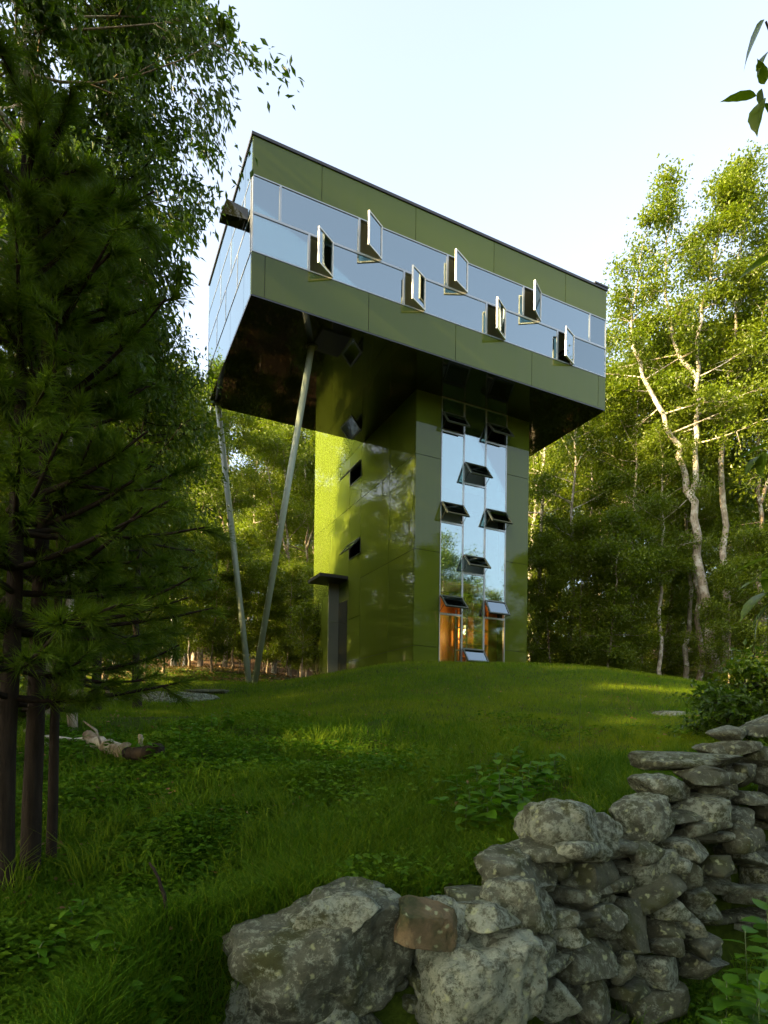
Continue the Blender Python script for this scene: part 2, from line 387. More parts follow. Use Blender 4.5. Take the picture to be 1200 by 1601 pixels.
# left and right ends
def side_pane(v0, v1, z0, z1, u, sgn, mat='glass'):
    x0, x1 = (u - 0.012, u + 0.07) if sgn < 0 else (u - 0.07, u + 0.012)
    m = MB()
    m.box((x0, v0, z0), (x1, v1, z0 + 0.02)); m.box((x0, v0, z1 - 0.02), (x1, v1, z1))
    m.box((x0, v0, z0 + 0.02), (x1, v0 + 0.02, z1 - 0.02)); m.box((x0, v1 - 0.02, z0 + 0.02), (x1, v1, z1 - 0.02))
    f = part('window', m, 'alu')
    part('pane', MB().box(((u - 0.004) if sgn < 0 else u - 0.012, v0 + 0.02, z0 + 0.02), ((u + 0.008) if sgn < 0 else u, v1 - 0.02, z1 - 0.02)), mat, f)
for sgn, u in ((-1, 0.0), (1, L)):
    th = 0.03 if sgn < 0 else -0.03
    vs_ = [0.034, 0.75, 2.35, 4.0, D - 0.034]
    for a, b in zip(vs_[:-1], vs_[1:]):
        part('upper_panel', MB().box((min(u, u + th), a + J, R3 + J), (max(u, u + th), b - J, R4 - J)), 'glass' if sgn < 0 else 'panel')
        part('lower_panel', MB().box((min(u, u + th), a + J, R0 + J), (max(u, u + th), b - J, R1 - J)), 'glass' if sgn < 0 else 'panel')
    vs_ = [0.09, 0.72, 2.34, 3.75, D - 0.034]
    for a, b in zip(vs_[:-1], vs_[1:]): side_pane(a, b, R2, R3, u, sgn, 'glass' if sgn < 0 else 'glass_clear')
    vs_ = [0.09, 1.5, 3.0, 4.3, D - 0.034]
    for a, b in zip(vs_[:-1], vs_[1:]): side_pane(a, b, R1, R2, u, sgn, 'glass' if sgn < 0 else 'glass_clear')
# rear wall of the box, joint backing, floor, ceiling, roof
part('rear_wall', MB().box((0.0, D - 0.03, R0), (L, D, R4)), 'panel')
part('joint_backing', MB().box((0.05, 0.034, R0 + 0.01), (L - 0.05, 0.06, R1 - 0.03)).box((0.05, 0.034, R3 + 0.03), (L - 0.05, 0.06, R4 - 0.01))
     .box((0.034, 0.06, R0 + 0.01), (0.06, D - 0.06, R1 - 0.03)).box((0.034, 0.06, R3 + 0.03), (0.06, D - 0.06, R4 - 0.01))
     .box((L - 0.06, 0.06, R0 + 0.01), (L - 0.034, D - 0.06, R1 - 0.03)).box((L - 0.06, 0.06, R3 + 0.03), (L - 0.034, D - 0.06, R4 - 0.01)), 'gasket')
part('floor_slab', MB().box((0.07, 0.07, R0 + 0.03), (L - 0.07, D - 0.04, R0 + 0.42)), 'interior')
part('ceiling', MB().box((0.07, 0.07, R3 + 0.10), (L - 0.07, D - 0.04, R3 + 0.2)), 'white')
part('inner_wall', MB().box((1.2, 4.2, R0 + 0.43), (L - 1.6, 4.3, R3 + 0.09)), 'interior')
rf = part('roof', MB().box((-0.03, -0.03, R4), (L + 0.03, D + 0.03, R4 + 0.075)), 'black')
part('roof_edge', MB().box((L - 0.55, -0.05, R4 + 0.08), (L + 0.045, 0.12, R4 + 0.13)), 'black', rf)
# soffit panels
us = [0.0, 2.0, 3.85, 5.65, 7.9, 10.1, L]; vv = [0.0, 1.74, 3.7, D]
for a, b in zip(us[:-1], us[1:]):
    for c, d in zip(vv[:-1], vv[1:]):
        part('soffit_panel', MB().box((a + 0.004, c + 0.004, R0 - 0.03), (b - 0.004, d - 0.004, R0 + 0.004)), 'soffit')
# hooded vent on the left end
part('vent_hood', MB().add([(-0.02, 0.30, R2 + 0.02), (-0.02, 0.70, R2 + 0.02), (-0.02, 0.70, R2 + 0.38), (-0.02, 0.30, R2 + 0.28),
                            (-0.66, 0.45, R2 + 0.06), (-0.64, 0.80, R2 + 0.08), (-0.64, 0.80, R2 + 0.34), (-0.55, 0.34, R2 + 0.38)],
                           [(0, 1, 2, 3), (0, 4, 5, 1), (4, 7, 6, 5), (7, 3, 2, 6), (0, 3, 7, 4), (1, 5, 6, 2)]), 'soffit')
# tower: front strip of three columns of glass with awning windows
TB = -0.6
G0, G1, G2, G3 = 6.58, 7.44, 8.30, 9.15
FV = TO
def tower_front_panels(u0, u1, zs):
    for a, b in zip(zs[:-1], zs[1:]): panel_front('wall_panel', u0, u1, a, b, FV)
tower_front_panels(TU, G0, [TB, S0 - 8.04, S0 - 5.02, S0 - 2.04, S0 - 0.03])
tower_front_panels(G3, TU + TW, [TB, S0 - 7.95, S0 - 4.95, S0 - 2.0, S0 - 0.03])
def awning(u0, u1, z0, z1, v, ang, mat='glass_clear'):
    f = part('awning_window', frame_ring(u0, u1, z0, z1, v - 0.012, v + 0.09, 0.03), 'alu')
    hgt = z1 - z0 - 0.03
    s = obj('sash', MB().box((u0 + 0.015, -0.05, -0.045), (u1 - 0.015, 0, 0)).box((u0 + 0.015, -0.05, -hgt), (u1 - 0.015, 0, -hgt + 0.045))
            .box((u0 + 0.015, -0.05, -hgt + 0.045), (u0 + 0.06, 0, -0.045)).box((u1 - 0.06, -0.05, -hgt + 0.045), (u1 - 0.015, 0, -0.045)).mesh('sash', MAT['dark_frame']), f)
    p = obj('pane', MB().box((u0 + 0.06, -0.03, -hgt + 0.045), (u1 - 0.06, -0.02, -0.045)).mesh('pane', MAT[mat]), f)
    for q in (s, p): q.location = (0, v - 0.015, z1 - 0.015); q.rotation_euler = (-ang, 0, 0)
    for u in (u0 + 0.02, u1 - 0.02):
        part('stay_arm', MB().tube([(u, v, z0 + 0.06), (u, v - math.sin(ang) * hgt * 0.75, z1 - 0.02 - math.cos(ang) * hgt * 0.75)], 0.009, 6), 'dark_frame', f)
cols = {0: (G0, G1, [(-1.11, -0.53), (-4.02, -3.40), (-6.95, -6.38)]),
        1: (G1, G2, [(-2.63, -1.97), (-5.55, -4.98), (-8.58, -8.02)]),
        2: (G2, G3, [(-1.10, -0.48), (-3.95, -3.33), (-6.92, -6.35)])}
for ci, (a, b, opens) in cols.items():
    top = S0 - 0.03
    for k, (z0, z1) in enumerate(opens):
        fixed_pane(a, b, S0 + z1, top, FV); 
        awning(a, b, S0 + z0, S0 + z1, FV, math.radians(38 if not (ci == 2 and k == 2) else 30) + 0.04 * ((ci + k) % 3 - 1), 'glass' if (ci, k) in ((2, 2), (1, 2)) else 'glass_clear')
        top = S0 + z0
    fixed_pane(a, b, TB, top, FV, 'glass_low')
# tower left side with panels, two awning windows and the entry
XL = TU
RV = TO + TT
TZ = R4 - 0.4
ez = [TB, S0 - 8.04 + 0.0, S0 - 6.4, S0 - 5.0, S0 - 3.45, S0 - 2.04, S0 - 0.55, S0 - 0.03]
vseam = [TO + 0.034, 3.55, 5.93, 7.03, 9.1, RV]
holes = [(5.93, 7.03, S0 - 1.22, S0 - 0.60), (5.93, 7.03, S0 - 4.08, S0 - 3.50)]
for a, b in zip(vseam[:-1], vseam[1:]):
    if abs(a - 5.93) < 0.01: zs = [TB, S0 - 8.04, S0 - 6.4, S0 - 4.08, S0 - 3.50, S0 - 2.04, S0 - 1.22, S0 - 0.60, S0 - 0.03]
    else: zs = [TB, S0 - 8.04, S0 - 5.02, S0 - 2.04, S0 - 0.03]
    for c, d in zip(zs[:-1], zs[1:]):
        if any(abs(a - h[0]) < 0.01 and abs(c - h[2]) < 0.01 for h in holes): continue
        top = d
        panel_side('wall_panel', a, b, c, top, XL)
def side_awning(v0, v1, z0, z1, u, ang):
    m = MB()
    m.box((u - 0.012, v0, z0), (u + 0.09, v1, z0 + 0.03)); m.box((u - 0.012, v0, z1 - 0.03), (u + 0.09, v1, z1))
    m.box((u - 0.012, v0, z0 + 0.03), (u + 0.09, v0 + 0.03, z1 - 0.03)); m.box((u - 0.012, v1 - 0.03, z0 + 0.03), (u + 0.09, v1, z1 - 0.03))
    f = part('awning_window', m, 'dark_frame'); hgt = z1 - z0 - 0.03
    s = MB()
    s.box((-0.05, v0 + 0.015, -0.045), (0, v1 - 0.015, 0)).box((-0.05, v0 + 0.015, -hgt), (0, v1 - 0.015, -hgt + 0.045))
    s.box((-0.05, v0 + 0.015, -hgt + 0.045), (0, v0 + 0.06, -0.045)).box((-0.05, v1 - 0.06, -hgt + 0.045), (0, v1 - 0.015, -0.045))
    for q in (obj('sash', s.mesh('sash', MAT['dark_frame']), f),
              obj('pane', MB().box((-0.03, v0 + 0.06, -hgt + 0.045), (-0.02, v1 - 0.06, -0.045)).mesh('pane', MAT['glass']), f)):
        q.location = (u - 0.015, 0, z1 - 0.015); q.rotation_euler = (0, ang, 0)
for h in holes: side_awning(h[0], h[1], h[2], h[3], XL, math.radians(40))
cn = part('entry_canopy', MB().box((XL - 1.15, 7.1, S0 - 4.80), (XL, 8.5, S0 - 4.68)), 'black')
wg = part('entry_screen', MB().box((XL - 0.44, 8.0, TB), (XL - 0.005, 8.06, S0 - 6.36)).box((XL - 0.44, 8.0, S0 - 6.345), (XL - 0.005, 8.06, S0 - 4.81)), 'door')
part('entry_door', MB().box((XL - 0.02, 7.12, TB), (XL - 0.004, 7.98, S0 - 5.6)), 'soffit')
# rest of the tower shell: right side, rear, upper rear part behind the box
part('right_wall', MB().box((TU + TW - 0.03, TO + 0.034, TB), (TU + TW, RV, S0 - 0.034)), 'panel')
part('rear_tower_wall', MB().box((TU + 0.04, RV - 0.03, TB), (TU + TW - 0.04, RV, R4 - 0.5)), 'panel')
part('upper_tower_wall', MB().box((TU, D + 0.004, S0 - 0.02), (TU + 0.03, RV, R4 - 0.5)).box((TU + TW - 0.03, D + 0.004, S0 - 0.02), (TU + TW, RV, R4 - 0.5)), 'panel')
part('tower_roof', MB().box((TU - 0.02, D + 0.034, R4 - 0.5), (TU + TW + 0.02, RV + 0.02, R4 - 0.42)), 'black')
part('wall_backing', MB().box((TU + 0.034, TO + 0.04, TB), (TU + 0.06, 5.92, S0 - 0.05)).box((TU + 0.034, 7.04, TB), (TU + 0.06, RV - 0.05, S0 - 0.05))
     .box((TU + 0.034, TO + 0.034, TB), (G0 - 0.005, TO + 0.06, S0 - 0.05)).box((G3 + 0.005, TO + 0.034, TB), (TU + TW - 0.04, TO + 0.06, S0 - 0.05)), 'gasket')
for zf in (S0 - 2.80, S0 - 5.80):
    part('storey_floor', MB().box((TU + 0.07, TO + 0.30, zf), (TU + TW - 0.04, 3.38, zf + 0.28)), 'white')
part('ground_floor', MB().box((TU + 0.07, TO + 0.10, TB), (TU + TW - 0.04, 6.0, S0 - 8.62)), 'wood')
part('inner_wall', MB().box((TU + 0.07, 3.40, TB), (TU + TW - 0.04, 3.5, S0 - 5.81)), 'wood')
part('inner_wall', MB().box((TU + 0.07, 3.40, S0 - 5.51), (TU + TW - 0.04, 3.5, S0 - 2.81)).box((TU + 0.07, 3.40, S0 - 2.51), (TU + TW - 0.04, 3.5, S0 - 0.05)), 'white')
# slanted columns
def hl(P): q = np.array(P[:2]) - HA; return (q @ E1, q @ E2, P[2] - HZ)
foot = at(393, 1064, 19.0); foot[2] = gz(foot[0], foot[1]) - 0.25
fl = hl(foot)
for (tu, tv), off in (((2.03, 1.25), 0.055), ((0.28, 5.50), -0.055)):
    part('column', MB().tube([(fl[0] + off * 0.6, fl[1] - off, fl[2]), (tu, tv, S0 - 0.028)], 0.092, 20), 'column', smooth=True)
    part('column_plate', MB().tube([(tu, tv, S0 - 0.05), (tu, tv, S0 - 0.031)], 0.17, 20), 'black')

# things seen through the lowest panes, and a lamp added to warm them
bc = thing('bookcase', 'tall orange wood bookcase behind the lowest right window of the tower', 'bookcase', (*hw(8.72, 3.1), HZ + S0 - 8.62), math.pi / 2 - YAW)
for x in (-0.62, 0.0, 0.62): obj('upright', MB().box((x - 0.02, -0.16, 0), (x + 0.02, 0.16, 2.5)).mesh('upright', MAT['wood']), bc)
for k in range(6): obj('shelf', MB().box((-0.60, -0.155, 0.05 + k * 0.47), (0.60, 0.155, 0.09 + k * 0.47)).mesh('shelf', MAT['wood']), bc)
ld = thing('step_ladder', 'small white ladder standing inside the middle ground floor window', 'ladder', (*hw(7.85, 2.4), HZ + S0 - 8.62), math.pi / 2 - YAW)
for x in (-0.22, 0.22): obj('rail', MB().box((x - 0.02, -0.02, 0), (x + 0.02, 0.02, 2.0)).mesh('rail', MAT['white']), ld)
for k in range(5): obj('rung', MB().box((-0.2, -0.02, 0.25 + 0.38 * k), (0.2, 0.02, 0.29 + 0.38 * k)).mesh('rung', MAT['white']), ld)
lp = thing('added_pendant_lamp', 'added warm pendant lamp giving the orange glow behind the lowest middle window of the tower', 'lamp', (*hw(8.2, 2.70), HZ + S0 - 7.2), 0)  # lamp added to give the lowest windows their orange glow
m_, t_, b_ = M('added_lamp_glow'); b_.inputs['Emission Color'].default_value = (1, 0.62, 0.22, 1); b_.inputs['Emission Strength'].default_value = 1.5; MAT['glow'] = m_
obj('bulb', MB().tube([(0, 0, 0), (0, 0, 0.06), (0, 0, 0.12), (0, 0, 0.16)], [0.03, 0.06, 0.055, 0.02], 12).mesh('bulb', MAT['glow'], True), lp)
obj('cord', MB().tube([(0, 0, 0.16), (0, 0, 1.54)], 0.006, 6).mesh('cord', MAT['black']), lp)
ll = bpy.data.lights.new('added_lamp_light', 'POINT'); ll.energy = 9; ll.color = (1, 0.62, 0.26); ll.shadow_soft_size = 0.08  # warm point light of the added lamp
lo_ = bpy.data.objects.new('added_lamp_light', ll); COL.objects.link(lo_); lo_.parent = lp; lo_.location = (0, 0, -0.08)
# ------------------------------------------------------------------ trees
def leaves_np(P, Dr, Nr, Ln, Wd, fold=0.12):
    S = np.cross(Dr, Nr); S /= np.linalg.norm(S, axis=1)[:, None] + 1e-9
    U = np.cross(S, Dr)
    Ln = Ln[:, None]; Wd = Wd[:, None]
    mid = P + Dr * Ln * 0.42 + U * Wd * fold
    V = np.stack([P, mid + S * Wd * 0.5, P + Dr * Ln - U * Ln * 0.10, mid - S * Wd * 0.5], 1).reshape(-1, 3)
    i = np.arange(len(P)) * 4
    F = np.concatenate([np.stack([i, i + 2, i + 1], -1), np.stack([i, i + 3, i + 2], -1)])
    return V, F

def unit(v): return v / (np.linalg.norm(v, axis=-1, keepdims=True) + 1e-9)

def bez(a, b, bend, n=6):
    t = np.linspace(0, 1, n)[:, None]; return a + (b - a) * t + np.asarray(bend) * (4 * t * (1 - t)) * 0.5

def gen_tree(seed, stems, cb, cr, nl, nleaf, ls, elev=(15, 60), asp=0.5, clump=0.38, droop=0.15, leafmat='leaf', barkmat='bark', k=8, subs=5, prof=None, flat=0.55):
    """stems: list of (points, r0, r1); limbs grow from the stems above the fraction cb, leaf clumps from the limbs"""
    r = np.random.default_rng(seed); Vs, Fs = [], []; off = 0
    def put(pts, rad, kk):
        nonlocal off
        V, F = tube_np(pts, rad, kk); Vs.append(V); Fs.append(F + off); off += len(V)
    C = []; Cd = []
    for si, (pts, r0, r1) in enumerate(stems):
        pts = np.asarray(pts, float); n = len(pts)
        t = np.linspace(0, 1, n); tt = np.linspace(0, 1, max(10, n * 3))
        P = np.stack([np.interp(tt, t, pts[:, c]) for c in range(3)], -1)
        ker = np.array([.25, .5, .25])
        for _ in range(3):
            Q = P.copy(); Q[1:-1] = .25 * P[:-2] + .5 * P[1:-1] + .25 * P[2:]; P = Q
        Lst = np.linalg.norm(P[-1] - P[0])
        P[1:-1] += r.normal(0, 0.004 * Lst, P[1:-1].shape) * [1, 1, 0.2]
        rad = r0 + (r1 - r0) * tt ** 0.85
        if si == 0: rad[0] *= 1.45; rad[1] *= 1.12
        put(P, rad, k)
        nn = max(2, int(nl * (Lst if si else Lst * (1 - cb)) / sum(np.linalg.norm(np.asarray(s[0])[-1] - np.asarray(s[0])[0]) * (1 if i else 1 - cb) for i, s in enumerate(stems))))
        c0 = cb if si == 0 else 0.15
        for i in range(nn):
            s = (i + r.random()) / nn; tl = c0 + (0.99 - c0) * s
            base = np.array([np.interp(tl, tt, P[:, c]) for c in range(3)])
            az = i * 2.399 + r.normal(0, 0.5); el = math.radians(elev[0] + (elev[1] - elev[0]) * s + r.normal(0, 9))
            pr = (math.sin(math.pi * (0.14 + 0.80 * s)) ** 0.7) if prof is None else prof(s)
            ln = cr * pr * r.uniform(0.55, 1.2)
            dv = np.array([math.cos(az) * math.cos(el), math.sin(az) * math.cos(el), math.sin(el)])
            end = base + dv * ln
            lp = bez(base, end, (r.normal(0, .08, 3) * ln + [0, 0, -droop * ln * 0.3]), 6)
            br = max(0.012, 0.45 * (r0 + (r1 - r0) * tl ** 0.85)) * (0.5 + 0.5 * min(1, ln / cr))
            put(lp, np.linspace(br, 0.006, 6), 5)
            for b in range(subs):
                f = r.uniform(0.25, 1.0); q = np.array([np.interp(f, np.linspace(0, 1, 6), lp[:, c]) for c in range(3)])
                d2 = unit(dv + r.normal(0, 0.75, 3) * [1, 1, 0.55]); l2 = ln * r.uniform(0.16, 0.42)
                e2 = q + d2 * l2 + [0, 0, -droop * l2 * 0.5]
                put(bez(q, e2, r.normal(0, .06, 3) * l2, 4), np.linspace(br * 0.35 + 0.003, 0.003, 4), 4)
                for g in (0.55, 1.0):
                    C.append(q + (e2 - q) * g); Cd.append(d2)
    C = np.array(C); Cd = np.array(Cd); m = len(C)
    wgt = r.gamma(1.6, 1.0, m); wgt /= wgt.sum()
    idx = r.choice(m, nleaf, p=wgt)
    sz = clump * r.uniform(0.6, 1.35, m)
    P = C[idx] + np.clip(r.normal(0, 1, (nleaf, 3)), -1.7, 1.7) * sz[idx][:, None] * [1, 1, flat]
    Dr = unit(Cd[idx] * 0.6 + r.normal(0, 0.7, (nleaf, 3)) + [0, 0, -droop * 2.2])
    Nr = unit(r.normal(0, 0.55, (nleaf, 3)) + [0, 0, 1.0])
    Ln = ls * r.uniform(0.65, 1.25, nleaf)
    V, F = leaves_np(P, Dr, Nr, Ln, Ln * asp * r.uniform(0.8, 1.2, nleaf))
    ct = r.random(m)
    tint = np.repeat(np.clip(0.45 * ct[idx] + 0.55 * r.random(nleaf), 0, 1), 4)
    wood = np_mesh('trunk', np.concatenate(Vs), np.concatenate(Fs), MAT[barkmat], True)
    crown = np_mesh('crown', V, F, MAT[leafmat], False, tint)
    return wood, crown

def straight(r, H, lean, n=6, wob=0.02):
    t = np.linspace(0, 1, n)[:, None]
    return np.concatenate([np.cumsum(r.normal(0, wob * H / n * 1.5, (n, 2)), 0) * (t > 0) + lean * t * H, t * H], 1)

def put_tree(name, proto, x, y, s, rz, label, group=None, cat='tree', sink=0.12):
    t = thing(name, label, cat, (x, y, gz(x, y) - sink), rz, group); t.scale = (s, s, s)
    obj('trunk', proto[0], t); obj('crown', proto[1], t); return t

rt = np.random.default_rng(11)
TALL = []
for i in range(5):
    Hh = 19.0
    st = [(straight(rt, Hh, rt.normal(0, 0.03, 2)), 0.17, 0.03)]
    if i in (1, 3):
        b = st[0][0]; q = b[2] * 0.5 + b[3] * 0.5
        st.append(([q, q + [0.9, 0.3, 2.6], q + [1.6, 0.6, 6.2], q + [1.9, 0.5, 8.0]], 0.10, 0.025))
    TALL.append(gen_tree(100 + i, st, 0.36 + 0.04 * (i % 3), 3.3, 26, 23000, 0.165, (5, 62), 0.55, 0.46, 0.12, 'leaf', 'bark' if i % 2 else 'bark_pale', 7, 5))
MID = []
for i in range(3):
    MID.append(gen_tree(200 + i, [(straight(rt, 9.0, rt.normal(0, 0.03, 2)), 0.075, 0.015)], 0.18, 2.3, 26, 17000, 0.15, (0, 50), 0.55, 0.40, 0.15, 'leaf', 'bark', 6, 5))
LOW = []
for i in range(3):
    LOW.append(gen_tree(300 + i, [(straight(rt, 4.2, rt.normal(0, 0.05, 2)), 0.035, 0.008)], 0.10, 1.55, 20, 7000, 0.15, (5, 55), 0.55, 0.28, 0.15, 'leaf_dark', 'bark', 6, 5))

ORD = ['first', 'second', 'third', 'fourth', 'fifth', 'sixth', 'seventh', 'eighth', 'ninth', 'tenth', 'eleventh', 'twelfth', 'thirteenth', 'fourteenth', 'fifteenth', 'sixteenth', 'seventeenth', 'eighteenth', 'nineteenth', 'twentieth', 'twenty-first', 'twenty-second', 'twenty-third', 'twenty-fourth']
# front row right of the tower: (pixel of trunk foot, depth, prototype, scale)
row = [(838, 31, 0, 0.88), (886, 28, 4, 0.72), (935, 33, 2, 0.90), (983, 29, 0, 0.84), (1000, 36, 3, 1.0), (1030, 27, 2, 0.62), (1047, 33, 1, 1.02), (1070, 31, 4, 0.86), (1096, 30, 3, 0.95), (1152, 34, 2, 1.1), (1190, 29, 1, 1.0)]
for i, (px, d, pr, s) in enumerate(row):
    p = at(px, 1040, d)
    put_tree('forest_tree', TALL[pr], p[0], p[1], s, px * 1.7, 'slim leafy forest tree, %s trunk to the right of the tower wall' % ORD[i], 'front row trees right of the house')
row = [(828, 27.5, 1, 0.72), (862, 26.5, 1, 0.66), (905, 27, 2, 0.78), (948, 26, 1, 0.80), (985, 27.5, 2, 0.7), (1140, 25.5, 1, 0.62), (1175, 26, 2, 0.75)]
for i, (px, d, pr, s) in enumerate(row):
    p = at(px, 1040, d)
    put_tree('understorey_tree', MID[pr], p[0], p[1], s, px * 2.3, 'dark green bushy young tree, %s from the tower in the right wood edge' % ORD[i], 'young trees along the right wood edge')
# left of the tower, between and behind the columns
row = [(478, 44, 1, 1.0), (452, 40, 3, 0.85), (428, 46, 0, 1.0), (385, 42, 2, 0.95), (350, 37, 3, 0.85), (312, 36, 1, 0.85), (272, 33, 4, 0.8), (230, 31, 0, 0.75), (180, 30, 2, 0.8)]
for i, (px, d, pr, s) in enumerate(row):
    p = at(px, 1040, d)
    put_tree('forest_tree', TALL[pr], p[0], p[1], s, px * 1.3, 'tall forest tree left of the house, %s trunk leftward from the tower' % ORD[i], 'tall trees left of the house')
row = [(470, 34, 2, 0.62), (448, 31, 1, 0.62), (418, 33, 2, 0.68), (400, 30.5, 0, 0.6), (362, 29, 1, 0.72), (330, 27, 1, 0.66), (295, 28, 2, 0.75), (255, 26, 1, 0.8), (210, 25, 2, 0.75), (160, 23, 1, 0.8), (110, 22, 2, 0.9)]
for i, (px, d, pr, s) in enumerate(row):
    p = at(px, 1040, d)
    put_tree('understorey_tree', MID[pr], p[0], p[1], s, px * 3.3, 'low bushy woodland tree, %s to the left of the tower behind the columns' % ORD[i], 'young trees behind the columns')
for i, (px, d, s_) in enumerate([(-30, 8.5, 0.52), (40, 10.5, 0.60), (105, 12.5, 0.55), (165, 15.0, 0.60), (225, 18.5, 0.58), (10, 15.0, 0.75)]):
    p = at(px, 1150, d)
    put_tree('thicket_tree', MID[1 + i % 2], p[0], p[1], s_, i * 2.1, 'dark leafy thicket tree just behind the pines, %s' % ['nearest and cut by the left edge', 'second nearest to the viewer', 'third nearest to the viewer', 'fourth nearest to the viewer', 'farthest right beside the rock outcrop', 'farthest back at the left edge'][i], 'thicket behind the pines')
p = at(472, 1040, 27.0)
put_tree('sapling', gen_tree(401, [(straight(rt, 3.0, np.array([0.01, 0]), 5, 0.006), 0.035, 0.008)], 0.34, 1.05, 16, 2600, 0.13, (15, 60), 0.55, 0.22, 0.1, 'leaf', 'bark_pale', 6, 4),
         p[0], p[1], 1.0, 0.4, 'small pale green sapling beside the entry corner of the tower')
# deeper rows: nothing tells these apart
def scatter(n, x0, x1, y0, y1, mind, ok, seed):
    r = np.random.default_rng(seed); out = []
    for _ in range(n * 40):
        x, y = r.uniform(x0, x1), r.uniform(y0, y1)
        if ok(x, y) and all((x - a) ** 2 + (y - b) ** 2 > mind ** 2 for a, b in out): out.append((x, y))
        if len(out) >= n: break
    return out
for i, (x, y) in enumerate(scatter(46, 8, 62, 36, 78, 3.4, lambda x, y: 0.16 * y < x < 0.78 * y + 4, 21)):
    put_tree('deep_wood_tree', TALL[i % 5], x, y, 0.85 + 0.3 * ((i * 37) % 10) / 10, i * 1.1, 'leafy tree deep in the wood right of the tower', 'trees deep in the right wood')
for i, (x, y) in enumerate(scatter(70, 8, 56, 30, 66, 2.4, lambda x, y: 0.17 * y < x < 0.78 * y + 4, 22)):
    put_tree('young_wood_tree', MID[i % 3], x, y, 0.6 + 0.3 * ((i * 37) % 10) / 10, i * 1.7, 'low dark tree deep under the right wood canopy', 'young trees deep in the right wood')
for i, (x, y) in enumerate(scatter(42, -56, 4, 44, 84, 3.4, lambda x, y: -0.8 * y < x < 0.05 * y - 2, 23)):
    put_tree('deep_wood_tree', TALL[(i + 2) % 5], x, y, 0.85 + 0.3 * ((i * 31) % 10) / 10, i * 1.3, 'leafy tree deep in the wood left of the tower', 'trees deep in the left wood')
for i, (x, y) in enumerate(scatter(70, -50, 2, 33, 68, 2.4, lambda x, y: -0.8 * y < x < 0.04 * y - 4, 24)):
    put_tree('young_wood_tree', MID[i % 3], x, y, 0.6 + 0.3 * ((i * 37) % 10) / 10, i * 1.9, 'low dark tree deep under the left wood canopy', 'young trees deep in the left wood')
# wood to the left and round behind the viewer (shades the slope, mirrored in the glass)
for i, (x, y) in enumerate(scatter(46, -48, -9, -26, 34, 3.6, lambda x, y: x < -9 - 0.35 * max(0, y) and not (-0.66 * y < x) , 25)):
    put_tree('left_wood_tree', TALL[(i + 1) % 5], x, y, (0.55 if y > 0 else 0.75) + 0.25 * ((i * 31) % 10) / 10, i * 1.3, 'leafy tree of the wood on the left, outside the view', 'wood on the left beyond the view')
for i, (x, y) in enumerate(scatter(75, 22, 75, -50, 16, 3.2, lambda x, y: x - 0.9 * y > 34 and x + 1.57 * y < 72, 26)):
    put_tree('right_wood_tree', TALL[(i + 3) % 5], x, y, 0.75 + 0.35 * ((i * 31) % 10) / 10, i * 1.9, 'leafy tree of the wood behind the viewer on the right', 'wood behind the viewer')
for i, (x, y) in enumerate([(-5.5, -3.0), (-1.5, -6.0), (3.5, -4.0), (7.5, -1.5), (-9.0, 1.0), (-6.5, -8.5), (1.0, -10.5), (6.5, -8.0), (-11.0, -5.0), (11.0, -6.0), (-2.5, -2.2), (-7.6, 4.6), (-6.2, 1.2), (-10.5, 8.5)]):
    put_tree('viewer_side_tree', TALL[(i * 2) % 5], x, y, 0.66 + 0.2 * ((i * 3) % 5) / 5, i * 0.9, 'leafy tree standing round the viewer, outside the view', 'trees round the viewer')
for i, (x, y, s) in enumerate([(-9.6, 18.2, 0.70), (-10.2, 15.4, 0.74), (-8.4, 21.5, 0.42), (-14.5, 15.8, 0.86)]):
    put_tree('wood_edge_tree', TALL[(i + 1) % 5], x, y, s, i * 0.7, 'leafy wood edge tree behind the pines, %s' % ['nearest the columns', 'nearest the viewer', 'smallest and farthest back', 'deepest in the left wood'][i], 'wood edge trees behind the pines')
for i, (x, y) in enumerate(scatter(50, 24, 62, -40, 14, 2.6, lambda x, y: x - 0.9 * y > 33 and x + 1.57 * y < 66, 29)):
    put_tree('young_wood_tree', MID[i % 3], x, y, 0.7 + 0.3 * ((i * 37) % 10) / 10, i * 1.9, 'low bushy tree of the wood behind the viewer', 'young trees behind the viewer')
for i, (x, y) in enumerate([(-9.6, 5.2), (-11.2, 3.2), (-10.2, 7.4), (-8.6, 2.4), (-12.2, 5.6), (-12.6, 8.6), (-11.6, 10.8), (-13.5, 1.5)]):
    put_tree('left_thicket_tree', MID[i % 3], x, y, 0.8 + 0.05 * (i % 4), i * 1.4, 'low leafy tree of the thicket left of the viewer, outside the view', 'thicket left of the viewer')
for i, (x, y, s_) in enumerate([(-7.4, 15.0, 1.0), (-8.5, 17.3, 1.15), (-9.9, 19.3, 1.05)]):
    put_tree('wood_edge_bush_tree', MID[i % 3], x, y, s_, i * 1.1 + 0.4, 'bushy mid-height tree at the left wood edge, %s' % ['nearest the viewer', 'second from the viewer', 'third and nearest the rock outcrop'][i], 'bushy trees at the left wood edge')
for i, (x, y, s_) in enumerate([(-11.6, 18.2, 0.76), (-12.0, 14.2, 0.80)]):
    put_tree('wood_edge_tree', TALL[(i + 2) % 5], x, y, s_, i * 1.7, ['tall tree filling the left wood edge, farther of a close pair', 'tall tree filling the left wood edge, nearer of a close pair'][i], 'wood edge trees behind the pines')
